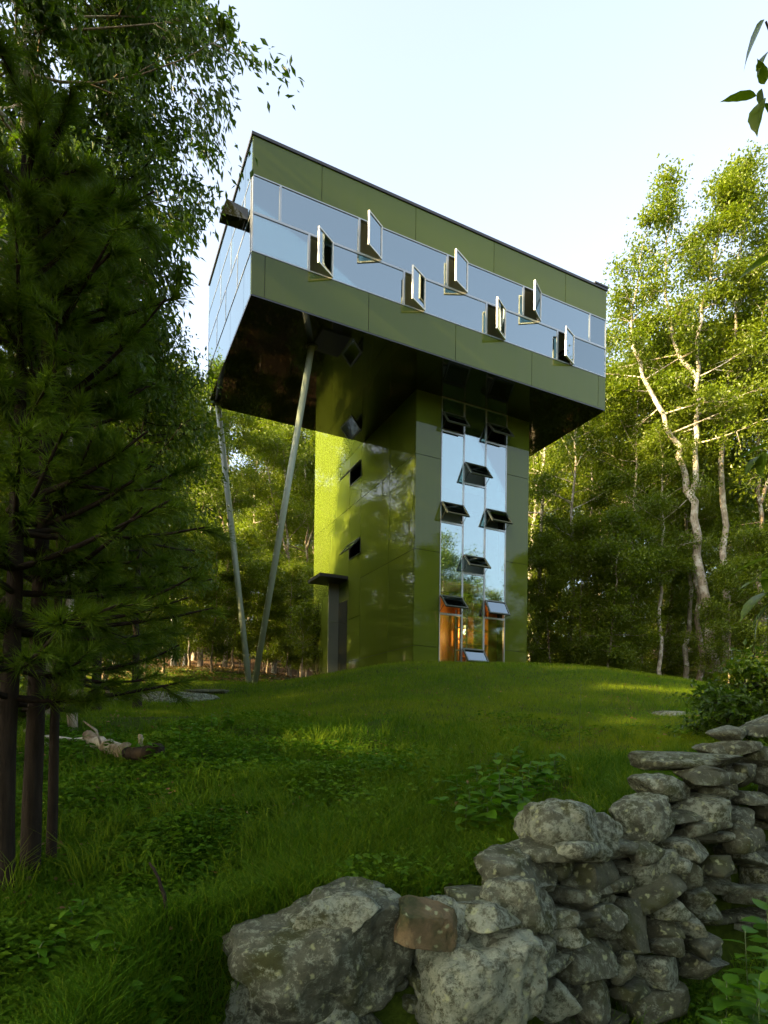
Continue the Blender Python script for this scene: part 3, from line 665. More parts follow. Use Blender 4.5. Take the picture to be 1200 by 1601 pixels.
# two large trees with pale forked trunks at the right
def px_stem(pts, d, base, r0, r1):
    return (np.array([at(x, y, d) for x, y in pts]) - base, r0, r1)
b1 = at(1118, 1050, 27.0); b1[2] = gz(b1[0], b1[1]) - 0.1
h1 = gen_tree(501, [px_stem([(1118, 1052), (1106, 960), (1089, 850), (1080, 770), (1063, 712), (1046, 670), (1012, 598), (984, 540), (988, 470), (1000, 400)], 27, b1, 0.22, 0.03),
                    px_stem([(1080, 775), (1091, 700), (1091, 620), (1088, 525), (1105, 450), (1118, 400), (1130, 330), (1150, 280)], 27, b1, 0.13, 0.025),
                    px_stem([(1088, 590), (1062, 560), (1047, 517), (1038, 440), (1043, 380), (1046, 330)], 27, b1, 0.10, 0.025)],
              0.50, 2.0, 56, 36000, 0.145, (0, 55), 0.55, 0.36, 0.12, 'leaf', 'bark_pale', 9, 6, prof=lambda s: 1.15 - 0.55 * s)
t = thing('forked_tree', 'large pale forked tree leaning left, tallest at the right of the house', 'tree', b1); obj('trunk', h1[0], t); obj('crown', h1[1], t)
b2 = at(1138, 1050, 28.5); b2[2] = gz(b2[0], b2[1]) - 0.1
h2 = gen_tree(502, [px_stem([(1138, 1052), (1133, 930), (1130, 800), (1128, 700), (1131, 655), (1140, 560), (1150, 470), (1160, 380), (1165, 300)], 28.5, b2, 0.18, 0.025),
                    px_stem([(1130, 660), (1145, 620), (1166, 580), (1190, 540), (1215, 440), (1220, 350)], 28.5, b2, 0.11, 0.03)],
              0.40, 2.3, 50, 36000, 0.145, (0, 55), 0.55, 0.38, 0.12, 'leaf', 'bark_pale', 9, 6, prof=lambda s: 0.75 + 0.35 * math.sin(3.1 * s))
t = thing('straight_tree', 'tall pale straight trunked tree just right of the leaning forked tree', 'tree', b2); obj('trunk', h2[0], t); obj('crown', h2[1], t)

# tall narrow-leaved trees at the upper left
def left_tree(seed, px, d, H, cr, cb, pts_px, n, label, ls=0.165):
    b = at(px, 1200, d); b[2] = gz(b[0], b[1]) - 0.1
    st = [px_stem([(px, proj(b)[1])] + pts_px, d, b, 0.14 if seed == 601 else 0.075, 0.025)]
    g = gen_tree(seed, st, cb, cr, 64, n, ls, (-8, 45), 0.36, 0.20, 0.42, 'leaf_dark', 'bark_dark' if seed > 601 else 'bark', 9, 6, prof=lambda s: 0.85 + 0.25 * math.sin(3.1 * s), flat=0.7)
    t = thing('ash_tree', label, 'tree', b); obj('trunk', g[0], t); obj('crown', g[1], t)
left_tree(601, 66, 11.0, 16, 2.75, 0.30, [(60, 700), (50, 350), (44, 130), (40, -60), (30, -300)], 50000, 'tall narrow-leaved tree with pale trunk rising at the upper left edge')
left_tree(602, 150, 12.5, 14, 1.5, 0.30, [(152, 760), (154, 500), (160, 330), (172, 180), (195, 40), (215, -100)], 34000, 'narrow-leaved tree with thin leaning stem nearest the house roof on the left')
left_tree(603, 215, 13.5, 9, 1.5, 0.30, [(212, 900), (220, 760), (226, 660), (228, 560)], 14000, 'slender leafy tree whose tip touches the far column head', 0.125)

# ------------------------------------------------------------------ pines at the left edge
def pine(seed, H, r0, nwh, lmax, lmin, tufts, nneed, az_bias):
    r = np.random.default_rng(seed); Vs, Fs = [], []; off = 0
    def put(pts, rad, kk):
        nonlocal off
        V, F = tube_np(pts, rad, kk); Vs.append(V); Fs.append(F + off); off += len(V)
    tr = straight(r, H, np.array([0.01, 0.0]), 10, 0.012); put(tr, r0 * np.linspace(1, 0.05, 10) ** 0.8 + 0.006, 12)
    TP, TD = [], []
    for i in range(nwh):
        s = (i + 0.5 * r.random()) / nwh; z = H * (0.27 + 0.71 * s)
        base = np.array([np.interp(z, tr[:, 2], tr[:, c]) for c in range(2)] + [z])
        for b in range(4):
            az = az_bias + r.uniform(-math.pi, math.pi) * 0.8 if b < 3 else r.uniform(-math.pi, math.pi)
            ln = (lmax + (lmin - lmax) * s) * r.uniform(0.5, 1.1); el = math.radians(r.normal(4 + 28 * s, 9))
            dv = np.array([math.cos(az) * math.cos(el), math.sin(az) * math.cos(el), math.sin(el)])
            lp = bez(base, base + dv * ln, np.array([r.normal(0, .05) * ln, r.normal(0, .05) * ln, -0.10 * ln]), 7)
            put(lp, np.linspace(0.020, 0.005, 7), 5)
            for q in range(tufts):
                f = r.uniform(0.12, 1.0) ** 0.8
                c = np.array([np.interp(f, np.linspace(0, 1, 7), lp[:, k]) for k in range(3)])
                d2 = unit(dv + r.normal(0, 0.7, 3) * [1, 1, 0.5] + [0, 0, 0.1]); l2 = r.uniform(0.10, 0.42) * ln * 0.5
                e = c + d2 * l2; put(np.array([c, (c + e) / 2, e]), [0.005, 0.004, 0.003], 4)
                for g in (0.35, 0.65, 1.0):
                    if r.random() < 0.85: TP.append(c + (e - c) * g); TD.append(unit(d2 + [0, 0, 0.15]))
    TP = np.array(TP); TD = np.array(TD); m = len(TP); n = m * nneed
    P = np.repeat(TP, nneed, 0) - np.repeat(TD, nneed, 0) * r.uniform(0, 0.05, (n, 1)); Dd = unit(np.repeat(TD, nneed, 0) * 0.95 + r.normal(0, 0.52, (n, 3)))
    Ln = r.uniform(0.08, 0.14, (n, 1)); S = unit(np.cross(Dd, r.normal(0, 1, (n, 3)))) * 0.0026
    V = np.stack([P + S, P - S, P + Dd * Ln + [0, 0, -0.012]], 1).reshape(-1, 3); F = np.arange(n * 3).reshape(-1, 3)
    tint = np.repeat(np.clip(np.repeat(r.random(m), nneed) * 0.5 + r.random(n) * 0.5, 0, 1), 3)
    return np_mesh('trunk', np.concatenate(Vs), np.concatenate(Fs), MAT['bark_dark'], True), np_mesh('needles', V, F, MAT['needle'], False, tint)
for seed, px, d, H, r0, nwh, lx, az, lab in ((701, 46, 3.6, 4.5, 0.050, 19, 1.35, 0.1, 'dark soft-needled pine with the thicker second trunk from the left edge'),
                                             (702, 6, 3.35, 4.1, 0.050, 17, 1.15, 0.2, 'dark soft-needled pine with trunk at the very left edge'),
                                             (703, 78, 3.8, 3.7, 0.026, 15, 1.05, 0.3, 'thin-stemmed young pine, third trunk from the left edge')):
    b = at(px, 1400, d); g = pine(seed, H, r0, nwh, lx, 0.45, 7, 38, az)
    t = thing('pine_tree', lab, 'pine', (b[0], b[1], gz(b[0], b[1]) - 0.05)); obj('trunk', g[0], t); obj('needles', g[1], t)

# ------------------------------------------------------------------ rocks and the dry stone wall
import bmesh
_ico = {}
def ico(n):
    if n not in _ico:
        bm = bmesh.new(); bmesh.ops.create_icosphere(bm, subdivisions=n, radius=1.0); bm.verts.ensure_lookup_table()
        _ico[n] = (np.array([v.co[:] for v in bm.verts]), np.array([[v.index for v in f.verts] for f in bm.faces])); bm.free()
    return _ico[n]
def rock(seed, sub, dims, box=0.6, cuts=9, rough=0.10, strata=0.0, mat='stone', cut=(0.55, 0.92)):
    r = np.random.default_rng(seed); V, F = ico(sub); V = V.copy()
    V = np.sign(V) * np.abs(V) ** box; V /= np.max(np.abs(V))
    for _ in range(cuts):
        n = unit(r.normal(0, 1, 3) * [1, 1, 0.8]); dd = r.uniform(*cut)
        h = V @ n - dd; V = V - np.where(h > 0, h, 0)[:, None] * n * 0.97
    lo, hi = V.min(0), V.max(0); V = (V - (lo + hi) / 2) / (hi - lo) * 2
    N0 = unit(V)
    dim = np.asarray(dims) / 2
    q = V * dim / max(dim) ; o = r.uniform(0, 50, 3)
    disp = rough * (fbm(q * 1.7 + o, 3) * 0.9 + fbm(q * 5 + o, 3) * 0.45 + (fbm(q * 15 + o, 3) * 0.22 if sub > 3 else 0))
    if sub > 3:
        pit = fbm(q * 6 + o + 9, 2); disp = disp - rough * 1.3 * np.clip(pit - 0.22, 0, 1)
    if strata:
        s = fbm(np.stack([q[:, 0] * 1.5, q[:, 1] * 1.5, q[:, 2] * 14], -1) + o, 2); disp = disp + strata * s
    V = V + N0 * disp[:, None]
    return np_mesh('stone', V * dim, F, MAT[mat], True)

wall = thing('dry_stone_wall', 'old dry stone wall of lichen-covered fieldstones running from the bottom foreground up to the right', 'stone wall', (0.9, 3.5, gz(0.9, 3.4)))
def wstone(me, loc, rot):
    o = obj('stone', me, wall); o.location = np.asarray(loc) - np.array(wall.location); o.rotation_euler = rot; return o
def dface(px): return float(np.interp(px, [300, 500, 700, 850, 1000, 1100, 1200], [2.8, 2.95, 3.1, 3.5, 4.1, 4.6, 5.1]))
rw = np.random.default_rng(5)
# (x0, x1, y0, y1, extra depth, tilt in degrees, kind): the stones one can tell apart
big = [(362, 655, 1388, 1585, 0.0, -4, 'H'), (306, 640, 1512, 1700, 0.10, 6, 'H'), (455, 592, 1398, 1458, 0.02, -8, 'h'), (560, 640, 1388, 1440, 0.18, 5, 'h'),
       (616, 718, 1412, 1474, -0.02, 12, 'o'), (628, 752, 1404, 1530, 0.10, 10, 'h'), (726, 888, 1320, 1398, 0.10, 0, 'h'), (740, 886, 1366, 1452, -0.10, 4, 'h'),
       (690, 770, 1390, 1440, 0.12, 0, 's'), (640, 846, 1428, 1640, -0.12, 16, 'H'), (796, 978, 1256, 1348, 0.05, 16, 'H'), (948, 1054, 1243, 1322, -0.02, -18, 'h'),
       (978, 1092, 1208, 1254, 0.10, 2, 'h'), (982, 1166, 1178, 1206, 0.15, 1, 's'), (1040, 1148, 1196, 1226, -0.10, 2, 's'), (1030, 1148, 1242, 1288, -0.15, 4, 's'),
       (1056, 1134, 1284, 1308, -0.25, -2, 's'), (884, 978, 1342, 1404, -0.10, -12, 'm'), (970, 1056, 1338, 1382, -0.16, -22, 's'), (954, 1062, 1360, 1414, -0.20, -24, 's'),
       (1046, 1090, 1338, 1392, -0.25, -30, 'm'), (912, 978, 1408, 1460, -0.22, -12, 'm'), (958, 1012, 1408, 1490, -0.22, 8, 'm'), (884, 938, 1378, 1426, -0.12, 20, 'm'),
       (774, 874, 1456, 1516, -0.14, 6, 'm'), (846, 968, 1456, 1534, -0.20, -14, 'm'), (946, 998, 1486, 1538, -0.28, 0, 'm'), (992, 1070, 1490, 1542, -0.34, 2, 'm'),
       (948, 1018, 1534, 1556, -0.30, 2, 's'), (958, 1070, 1538, 1582, -0.32, 0, 's'), (830, 906, 1530, 1596, -0.18, 12, 'm'), (888, 966, 1530, 1604, -0.24, -16, 'm'),
       (984, 1050, 1570, 1600, -0.35, 3, 's'), (1024, 1118, 1310, 1346, -0.25, -4, 's'), (970, 1024, 1314, 1346, -0.14, -8, 's'), (1118, 1190, 1286, 1328, -0.30, -3, 's'),
       (1128, 1178, 1262, 1300, -0.25, -4, 'm'), (1110, 1172, 1138, 1162, 0.20, -12, 's'), (1152, 1215, 1131, 1150, 0.15, -6, 's'), (1170, 1230, 1116, 1134, 0.3, -10, 's'),
       (1094, 1136, 1162, 1184, 0.25, -4, 's'), (1120, 1180, 1158, 1180, 0.05, -4, 's'), (1154, 1224, 1168, 1202, -0.05, 4, 's'), (1142, 1180, 1190, 1230, -0.15, 10, 'm'), (1174, 1230, 1202, 1230, -0.15, 4, 's'),
       (1148, 1200, 1238, 1256, -0.25, 2, 's'), (1190, 1240, 1226, 1250, -0.2, 2, 's'), (1172, 1232, 1254, 1284, -0.3, -4, 's'), (1084, 1150, 1222, 1246, -0.1, -2, 's'),
       (1094, 1140, 1338, 1366, -0.35, -6, 's'), (1064, 1110, 1388, 1420, -0.35, -20, 's'), (1010, 1068, 1398, 1440, -0.30, -26, 's'), (1008, 1052, 1436, 1466, -0.3, -18, 's'),
       (1000, 1056, 1462, 1492, -0.32, -6, 's'), (1052, 1100, 1430, 1462, -0.38, -10, 's'), (1060, 1120, 1462, 1490, -0.42, -4, 's'), (886, 920, 1424, 1442, -0.14, 0, 's'), (1064, 1130, 1496, 1530, -0.45, 2, 's')]
for i, (x0, x1, y0, y1, dd, tilt, kind) in enumerate(big):
    px = (x0 + x1) / 2; d = dface(px) + dd; W = (x1 - x0) / F_PX * d; Hh = (y1 - y0) / F_PX * d
    fac = 1.02 if kind in 'Hho' else 1.06
    dep = min(max(0.75 * W, 0.22), 0.62) if kind != 's' else min(max(0.8 * W, 0.28), 0.55)
    c = at(px, (y0 + y1) / 2, d + dep * 0.30)
    yaw = 0.15 if px < 700 else 0.45 + rw.normal(0, 0.12)
    wd = W * fac * (1.0 if px < 700 else 0.96)
    me = rock(1000 + i, 5 if kind in 'Ho' or (kind == 'h' and W > .3) else 4, (wd, dep, Hh * (1.04 if kind != 's' else 1.12)), 0.80 if kind in 'Hh' else (0.36 if kind == 's' else 0.45),
              {'H': 5, 'h': 6, 'o': 6, 'm': 12, 's': 8}[kind], {'H': 0.26, 'h': 0.22, 'o': 0.13, 'm': 0.14, 's': 0.11}[kind], {'s': 0.05, 'm': 0.03}.get(kind, 0.015),
              'stone_orange' if kind == 'o' else ('stone' if kind in 'Hh' or i % 3 == 0 else 'stone_bare'))
    wstone(me, c, (rw.normal(0, 0.06), math.radians(tilt), yaw))
# the courses behind and below, and the run beyond the right edge
protos = [rock(2000 + i, 3, (1, 1, 1), 0.36, 6, 0.10, 0.06, 'stone_bare' if i % 3 else 'stone') for i in range(12)]
tops = np.interp
for i in range(200):
    s = rw.random(); px = 420 + 840 * s ** 0.8; d = dface(min(px, 1200)) + max(0, px - 1200) * 0.006 + rw.uniform(-0.06, 0.35) + (0.3 if px < 690 else 0)
    ytop = np.interp(px, [420, 520, 700, 760, 800, 880, 960, 1040, 1100, 1180, 1260], [1500, 1470, 1450, 1390, 1310, 1290, 1260, 1222, 1196, 1150, 1130])
    p = at(px, ytop + 16, d); zt = p[2]; zb = gz(p[0], p[1] - 0.7) - 0.05
    z = zb + (zt - zb) * (0.02 + 0.96 * ((i * 0.618) % 1.0))
    o = wstone(protos[i % 12], (p[0], p[1], z), (rw.normal(0, 0.08), rw.normal(0, 0.1), 0.6 + rw.normal(0, 0.25)))
    o.scale = (rw.uniform(0.22, 0.46), rw.uniform(0.25, 0.42), rw.uniform(0.07, 0.15))
for i in range(36):
    s = (i % 9 + rw.random()) / 9; lvl = i // 9
    x = 3.3 + 4.0 * s; y = float(wall_y(x)) + rw.uniform(-0.1, 0.15); zb = gz(x, y - 0.4)
    o = wstone(protos[(i * 5) % 12], (x, y, zb + 0.12 + 0.20 * lvl), (rw.normal(0, 0.06), rw.normal(0, 0.06), 0.5 + rw.normal(0, 0.15)))
    o.scale = (rw.uniform(0.5, 0.7), 0.5, 0.24)

# flat ledge in the grass left of the columns, flat stone in the lawn at the right
def ledge(seed, px, py, d, dims, label, mat='stone_bare', rz=0.2):
    p = at(px, py, d); o = obj('rock_ledge', rock(seed, 5, dims, 0.5, 6, 0.14, 0.06, mat), None, (p[0], p[1], gz(p[0], p[1]) - dims[2] * 0.10), label, 'rock'); o.rotation_euler = (0, 0, rz); return o
ledge(3001, 262, 1072, 15.5, (2.6, 1.7, 0.42), 'broad flat grey rock outcrop in the grass left of the columns', 'stone')
o = ledge(3002, 322, 1066, 17.0, (1.3, 0.9, 0.26), 'smaller flat rock beside the column foot, right of the broad outcrop', 'stone_bare', -0.2)
o = ledge(3003, 1050, 1108, 10.9, (0.85, 0.75, 0.16), 'flat pale stone set in the lawn beside the right shrub', 'stone', 0.1)

# ------------------------------------------------------------------ grass and ground cover
def in_house(x, y):
    q0 = (x - HA[0]) * E1[0] + (y - HA[1]) * E1[1]; q1 = (x - HA[0]) * E2[0] + (y - HA[1]) * E2[1]
    return (q0 > TU - 0.02) & (q0 < TU + TW + 0.02) & (q1 > TO - 0.02) & (q1 < TO + TT)
def frustum(n, d0, d1, power, seed, margin=1.2):
    r = np.random.default_rng(seed); u = r.random(n)
    d = d0 * (d1 / d0) ** u if power == 1 else (d0 ** -1 + u * (d1 ** -1 - d0 ** -1)) ** -1
    x = (r.random(n) * 2 - 1) * (0.64 * d + margin); return x, d, r
def on_wall(x, y, w0=0.10, w1=0.30):
    return (y - wall_y(x) > -w0) & (y - wall_y(x) < w1) & (x > -0.65)
def blades(name, x, y, r, hgt, wid, lean, mat, label, tint, seg=1):
    n = len(x); P = np.stack([x, y, ground(x, y) - 0.01], -1)
    a = r.random(n) * 2 * math.pi; S = np.stack([np.cos(a), np.sin(a), 0 * a], -1) * (wid / 2)[:, None]
    b = r.random(n) * 2 * math.pi; Lv = np.stack([np.cos(b), np.sin(b), 0 * b], -1) * (hgt * lean)[:, None]
    up = np.stack([0 * a, 0 * a, hgt], -1)
    if seg == 1:
        V = np.stack([P - S, P + S, P + up + Lv], 1).reshape(-1, 3); F = np.arange(3 * n).reshape(-1, 3); k = 3
    else:
        m = P + up * 0.58 + Lv * 0.28
        V = np.stack([P - S, P + S, m + S * 0.7, m - S * 0.7, P + up * 0.92 + Lv], 1).reshape(-1, 3); i = np.arange(n) * 5; k = 5
        F = np.concatenate([np.stack([i, i + 1, i + 2], -1), np.stack([i, i + 2, i + 3], -1), np.stack([i + 3, i + 2, i + 4], -1)])
    return obj(name, np_mesh(name, V, F, MAT[mat], False, np.repeat(np.clip(tint, 0, 1), k)), None, None, label, 'grass', None, 'stuff')
def pn(x, y, s, o=0.0): return vnoise(np.stack([x * s, y * s, 0 * x + o], -1))
# mown lawn
x, y, r = frustum(330000, 7.2, 27, 1, 31, 2.0)
lim = 8.6 + 1.6 * pn(x, y, 0.35, 3) + 0.9 * pn(x, y, 1.3, 4) + 2.0 * sst(-x, 1.5, 4) - 1.6 * sst(x, 1.0, 3.0)
k = (~in_house(x, y)) & (y > lim) & ~((y > 24) & (pn(x, y, 0.5, 8) > 0.1)) & ~on_wall(x, y)
k &= ~(((x - at(1050, 1108, 10.9)[0]) / 0.40) ** 2 + ((y - 10.9) / 0.34) ** 2 < 1)
x, y = x[k], y[k]; n = len(x)
tn = 0.46 + 0.30 * pn(x, y, 0.55, 1) + 0.22 * pn(x, y, 2.2, 2) + r.normal(0, 0.16, n)
blades('lawn_grass', x, y, r, (0.055 + 0.05 * r.random(n)) * (1 + 0.3 * pn(x, y, 1.7, 7)), 0.0035 + 0.00055 * y, r.uniform(0.1, 0.9, n), 'lawn', 'short mown lawn over the mound in front of the tower', tn)
# straw coloured tufts in the lawn
x, y, r = frustum(16000, 7.0, 20, 1, 37, 1.0)
k = (~in_house(x, y)) & (pn(x, y, 1.1, 12) + 0.6 * pn(x, y, 4, 13) > 0.42) & ~on_wall(x, y) & (x > -3); x, y = x[k], y[k]; n = len(x)
blades('dry_grass', x, y, r, 0.06 + 0.06 * r.random(n), 0.003 + 0.0004 * y, r.uniform(0.3, 1.2, n), 'dry', 'scattered straw coloured dry blades in the lawn', r.random(n))
# rough grass between the wall and the lawn
x, y, r = frustum(300000, 2.1, 10.5, 2, 32, 0.8)
lim = 8.9 + 1.6 * pn(x, y, 0.35, 3) + 0.9 * pn(x, y, 1.3, 4) + 2.0 * sst(-x, 1.5, 4) - 1.6 * sst(x, 1.0, 3.0)
clear = 0.5 + 0.5 * pn(x, y, 0.8, 21) + 0.35 * pn(x, y, 2.4, 22)
k = (y < lim + 0.6) & ~on_wall(x, y) & (r.random(len(x)) < (0.30 + 0.8 * clear) * (1 - 0.6 * sst(-x, 0.5, 1.9))) & ~((x > 0.2) & (y < wall_y(x)) & (r.random(len(x)) < 0.6))
x, y, clear = x[k], y[k], clear[k]; n = len(x)
tall = np.clip(0.55 + 0.6 * pn(x, y, 0.7, 23) + 0.25 * pn(x, y, 2.0, 24), 0.15, 1.3) * (1 - 0.45 * sst(-x, 0.8, 2.2))
tn = 0.28 + 0.26 * pn(x, y, 0.9, 25) + r.normal(0, 0.26, n)
blades('rough_grass', x, y, r, (0.06 + 0.24 * tall) * r.uniform(0.4, 1.3, n), 0.0052 + 0.0006 * y, r.uniform(0.15, 1.1, n), 'rough', 'long uncut grass between the stone wall and the lawn', tn, 2)
tx, ty, r = frustum(230, 3.2, 9.5, 1, 38, 0.5); k = ~on_wall(tx, ty) & (ty > wall_y(tx) + 0.3); tx, ty = tx[k], ty[k]
nb = 42; x = np.repeat(tx, nb) + r.normal(0, 0.05, len(tx) * nb); y = np.repeat(ty, nb) + r.normal(0, 0.05, len(tx) * nb); n = len(x)
hh = np.repeat(r.uniform(0.18, 0.42, len(tx)), nb) * r.uniform(0.5, 1.1, n)
blades('tall_grass_tufts', x, y, r, hh, 0.0045 + 0.0005 * y, r.uniform(0.2, 0.9, n), 'rough', 'loose taller grass tufts scattered over the slope behind the wall', np.repeat(r.uniform(0.1, 0.8, len(tx)), nb) + r.normal(0, .15, n), 2)
x, y, r = frustum(1500, 3.0, 19, 1, 39, 0.5); k = ~in_house(x, y) & ~on_wall(x, y); x, y = x[k], y[k]; n = len(x)
P = np.stack([x, y, ground(x, y) + 0.07], -1); Dr = unit(r.normal(0, 1, (n, 3)) * [1, 1, .3]); Nr = unit(r.normal(0, .4, (n, 3)) + [0, 0, 1]); Ln = r.uniform(0.03, 0.07, n)
V, F = leaves_np(P, Dr, Nr, Ln, Ln * .6)
obj('fallen_leaves', np_mesh('fallen_leaves', V, F, MAT['dry'], False, np.repeat(r.random(n), 4)), None, None, 'few dry fallen leaves lying in the lawn', 'fallen leaves', None, 'stuff')
# small-leaved ground cover on the left
x, y, r = frustum(230000, 2.2, 12.0, 2, 33, 1.0)
dens = sst(-x, -0.6, 1.8) + 0.4 * pn(x, y, 0.9, 28) + 0.2
k = (r.random(len(x)) < dens) & ~on_wall(x, y) & (y < 9.6 + 1.2 * pn(x, y, .5, 29)); x, y = x[k], y[k]; n = len(x)
hump = 0.04 + 0.16 * np.clip(pn(x, y, 1.5, 30) + 0.4, 0, 1) + 0.05 * np.clip(pn(x, y, 4.0, 31), 0, 1)
P = np.stack([x, y, ground(x, y) + hump * r.uniform(0.35, 1.0, n)], -1)
aa = r.random(n) * 6.283; Dr = unit(np.stack([np.cos(aa), np.sin(aa), r.normal(0.15, 0.3, n)], -1)); Nr = unit(r.normal(0, 0.4, (n, 3)) + [0, 0, 1])
Ln = r.uniform(0.022, 0.055, n) * (1 + 0.06 * y); V, F = leaves_np(P, Dr, Nr, Ln, Ln * 0.62)
obj('ground_cover', np_mesh('ground_cover', V, F, MAT['cover'], False, np.repeat(np.clip(0.4 + 0.35 * pn(x, y, 1.1, 34) + r.normal(0, 0.2, n), 0, 1), 4)), None, None,
    'low small-leaved ground cover rolling over the left foreground', 'ground cover', None, 'stuff')
# leaf litter on the forest floor
x, y, r = frustum(26000, 23, 48, 1, 35, 3.0)
k = ~in_house(x, y); x, y = x[k], y[k]; n = len(x)
P = np.stack([x, y, ground(x, y) + 0.02], -1); Dr = unit(r.normal(0, 1, (n, 3)) * [1, 1, .2]); Nr = unit(r.normal(0, .3, (n, 3)) + [0, 0, 1]); Ln = r.uniform(0.10, 0.2, n)
V, F = leaves_np(P, Dr, Nr, Ln, Ln * .6)
obj('leaf_litter', np_mesh('leaf_litter', V, F, MAT['dry'], False, np.repeat(r.random(n), 4)), None, None, 'brown fallen leaves on the forest floor behind the house', 'leaf litter', None, 'stuff')

# ------------------------------------------------------------------ broad-leaved plants
def leaf_mesh(seed, ln, wd, mat, n=6, curl=0.25, serr=0.10, fold=0.16, drip=1.25):
    r = np.random.default_rng(seed); V = []; F = []
    for i in range(n + 1):
        t = i / n; wv = wd / 2 * (math.sin(math.pi * min(1, t ** 0.72)) ** 0.9 if i < n else 0) * (1 + serr * (-1) ** i)
        if t > 0.8: wv *= 0.75
        z = -curl * ln * t * t
        V += [(t * ln, wv, z + fold * wv), (t * ln, 0, z), (t * ln, -wv, z + fold * wv)]
    for i in range(n):
        a = i * 3; F += [(a, a + 1, a + 4, a + 3), (a + 1, a + 2, a + 5, a + 4)]
    return np_mesh('leaf', V, F, MAT[mat], True, np.full(len(V), r.uniform(0.1, 0.9)))
WL = [leaf_mesh(i, 1.0, 0.60 + 0.05 * (i % 3), 'weed', 8, 0.12 + 0.07 * i, 0.07) for i in range(5)]
stem_m = plain('green_stem', (0.05, 0.085, 0.02), 0.6)
MAT['stem'] = stem_m
def weed(name, x, y, z, h, nl, ls, seed, label, group, lean=(0, 0), cat='plant'):
    r = np.random.default_rng(seed); t = thing(name, label, cat, (x, y, z), 0, group)
    pts = [(lean[0] * s * s * h + r.normal(0, .01), lean[1] * s * s * h, s * h) for s in np.linspace(0, 1, 5)]; pts[0] = (0, 0, -0.03)
    obj('stem', MB().tube(pts, np.linspace(0.005, 0.0025, 5), 6).mesh('stem', MAT['stem'], True), t); pts = np.array(pts)
    for i in range(nl):
        s = 0.28 + 0.72 * (i + 0.5) / nl; q = np.array([np.interp(s, np.linspace(0, 1, 5), pts[:, c]) for c in range(3)])
        o = obj('leaf', WL[(seed + i) % 5], t); az = i * 2.4 + r.normal(0, 0.3); sc = ls * (1.15 - 0.45 * s) * r.uniform(0.75, 1.2)
        o.location = q; o.rotation_euler = (r.normal(0, 0.25), -0.20 + r.normal(0, 0.22), az); o.scale = (sc, sc, sc)
def ordered(lst): return sorted(lst)
wl = ordered([(728, 1300, 4.35, .30), (752, 1296, 4.6, .36), (770, 1290, 4.3, .40), (790, 1285, 4.9, .42), (808, 1292, 4.45, .34), (826, 1270, 5.2, .42), (848, 1262, 5.4, .38), (712, 1270, 5.0, .3), (866, 1255, 5.9, .36), (742, 1262, 5.4, .34), (690, 1290, 4.7, .22), (775, 1250, 5.9, .36), (812, 1240, 6.2, .36), (735, 1298, 4.5, .34), (760, 1300, 4.25, .34), (782, 1296, 4.6, .44), (800, 1288, 4.7, .40), (818, 1285, 4.9, .40), (838, 1268, 5.3, .36), (793, 1268, 5.3, .40), (764, 1272, 5.1, .36)])
for i, (px, py, d, h) in enumerate(wl):
    p = at(px, py, d); weed('broadleaf_weed', p[0], p[1], gz(p[0], p[1]), h, 14, 0.15, 50 + i, 'broad-leaved weed in the grass behind the wall, %s from the left' % ORD[i], 'weeds behind the wall')
wl = ordered([(1070, 1580, 2.75, .42), (1096, 1560, 2.95, .52), (1120, 1585, 2.6, .50), (1140, 1560, 3.2, .66), (1162, 1585, 2.8, .62), (1185, 1560, 3.3, .80), (1205, 1590, 2.9, .80), (1110, 1575, 3.3, .50), (1222, 1560, 3.4, .95), (1176, 1575, 3.7, .85), (1050, 1598, 2.7, .30), (1084, 1590, 2.5, .46), (1132, 1590, 2.45, .5), (1150, 1590, 2.6, .62), (1196, 1590, 2.6, .66), (1168, 1570, 3.4, .7), (1210, 1560, 3.9, .95), (1130, 1570, 3.6, .6)])
for i, (px, py, d, h) in enumerate(wl):
    p = at(px, py, d); weed('broadleaf_weed', p[0], p[1], gz(p[0], p[1]), h, 17, 0.175, 80 + i, 'bright green broad-leaved weed before the wall, %s from the left at the bottom right' % ORD[i], 'weeds before the wall', (-0.1 + 0.05 * (i % 4), -0.08))
wl = ordered([(108, 1560, 3.0, .15), (150, 1560, 2.8, .16), (235, 1570, 2.7, .14), (60, 1590, 2.7, .17), (290, 1575, 2.75, .13), (125, 1540, 3.1, .14), (180, 1575, 2.75, .16), (262, 1560, 2.9, .14), (85, 1575, 2.8, .15), (205, 1590, 2.65, .15)])
for i, (px, py, d, h) in enumerate(wl):
    p = at(px, py, d); weed('broadleaf_weed', p[0], p[1], gz(p[0], p[1]), h, 14, 0.085, 120 + i, 'small leafy weed in the dark bottom left grass, %s from the left' % ORD[i], 'weeds at the bottom left')
wl = ordered([(330, 1185, 8.0, .3), (300, 1205, 7.4, .3), (265, 1195, 7.8, .32), (355, 1165, 8.6, .28), (130, 1235, 6.6, .34), (172, 1228, 6.9, .3), (205, 1240, 6.4, .26), (238, 1252, 6.2, .24), (280, 1228, 6.7, .26)])
for i, (px, py, d, h) in enumerate(wl):
    p = at(px, py, d); weed('bramble', p[0], p[1], gz(p[0], p[1]), h, 18, 0.125, 140 + i, 'low leafy bramble on the left slope near the fallen log, %s from the left' % ORD[i], 'brambles by the fallen log')
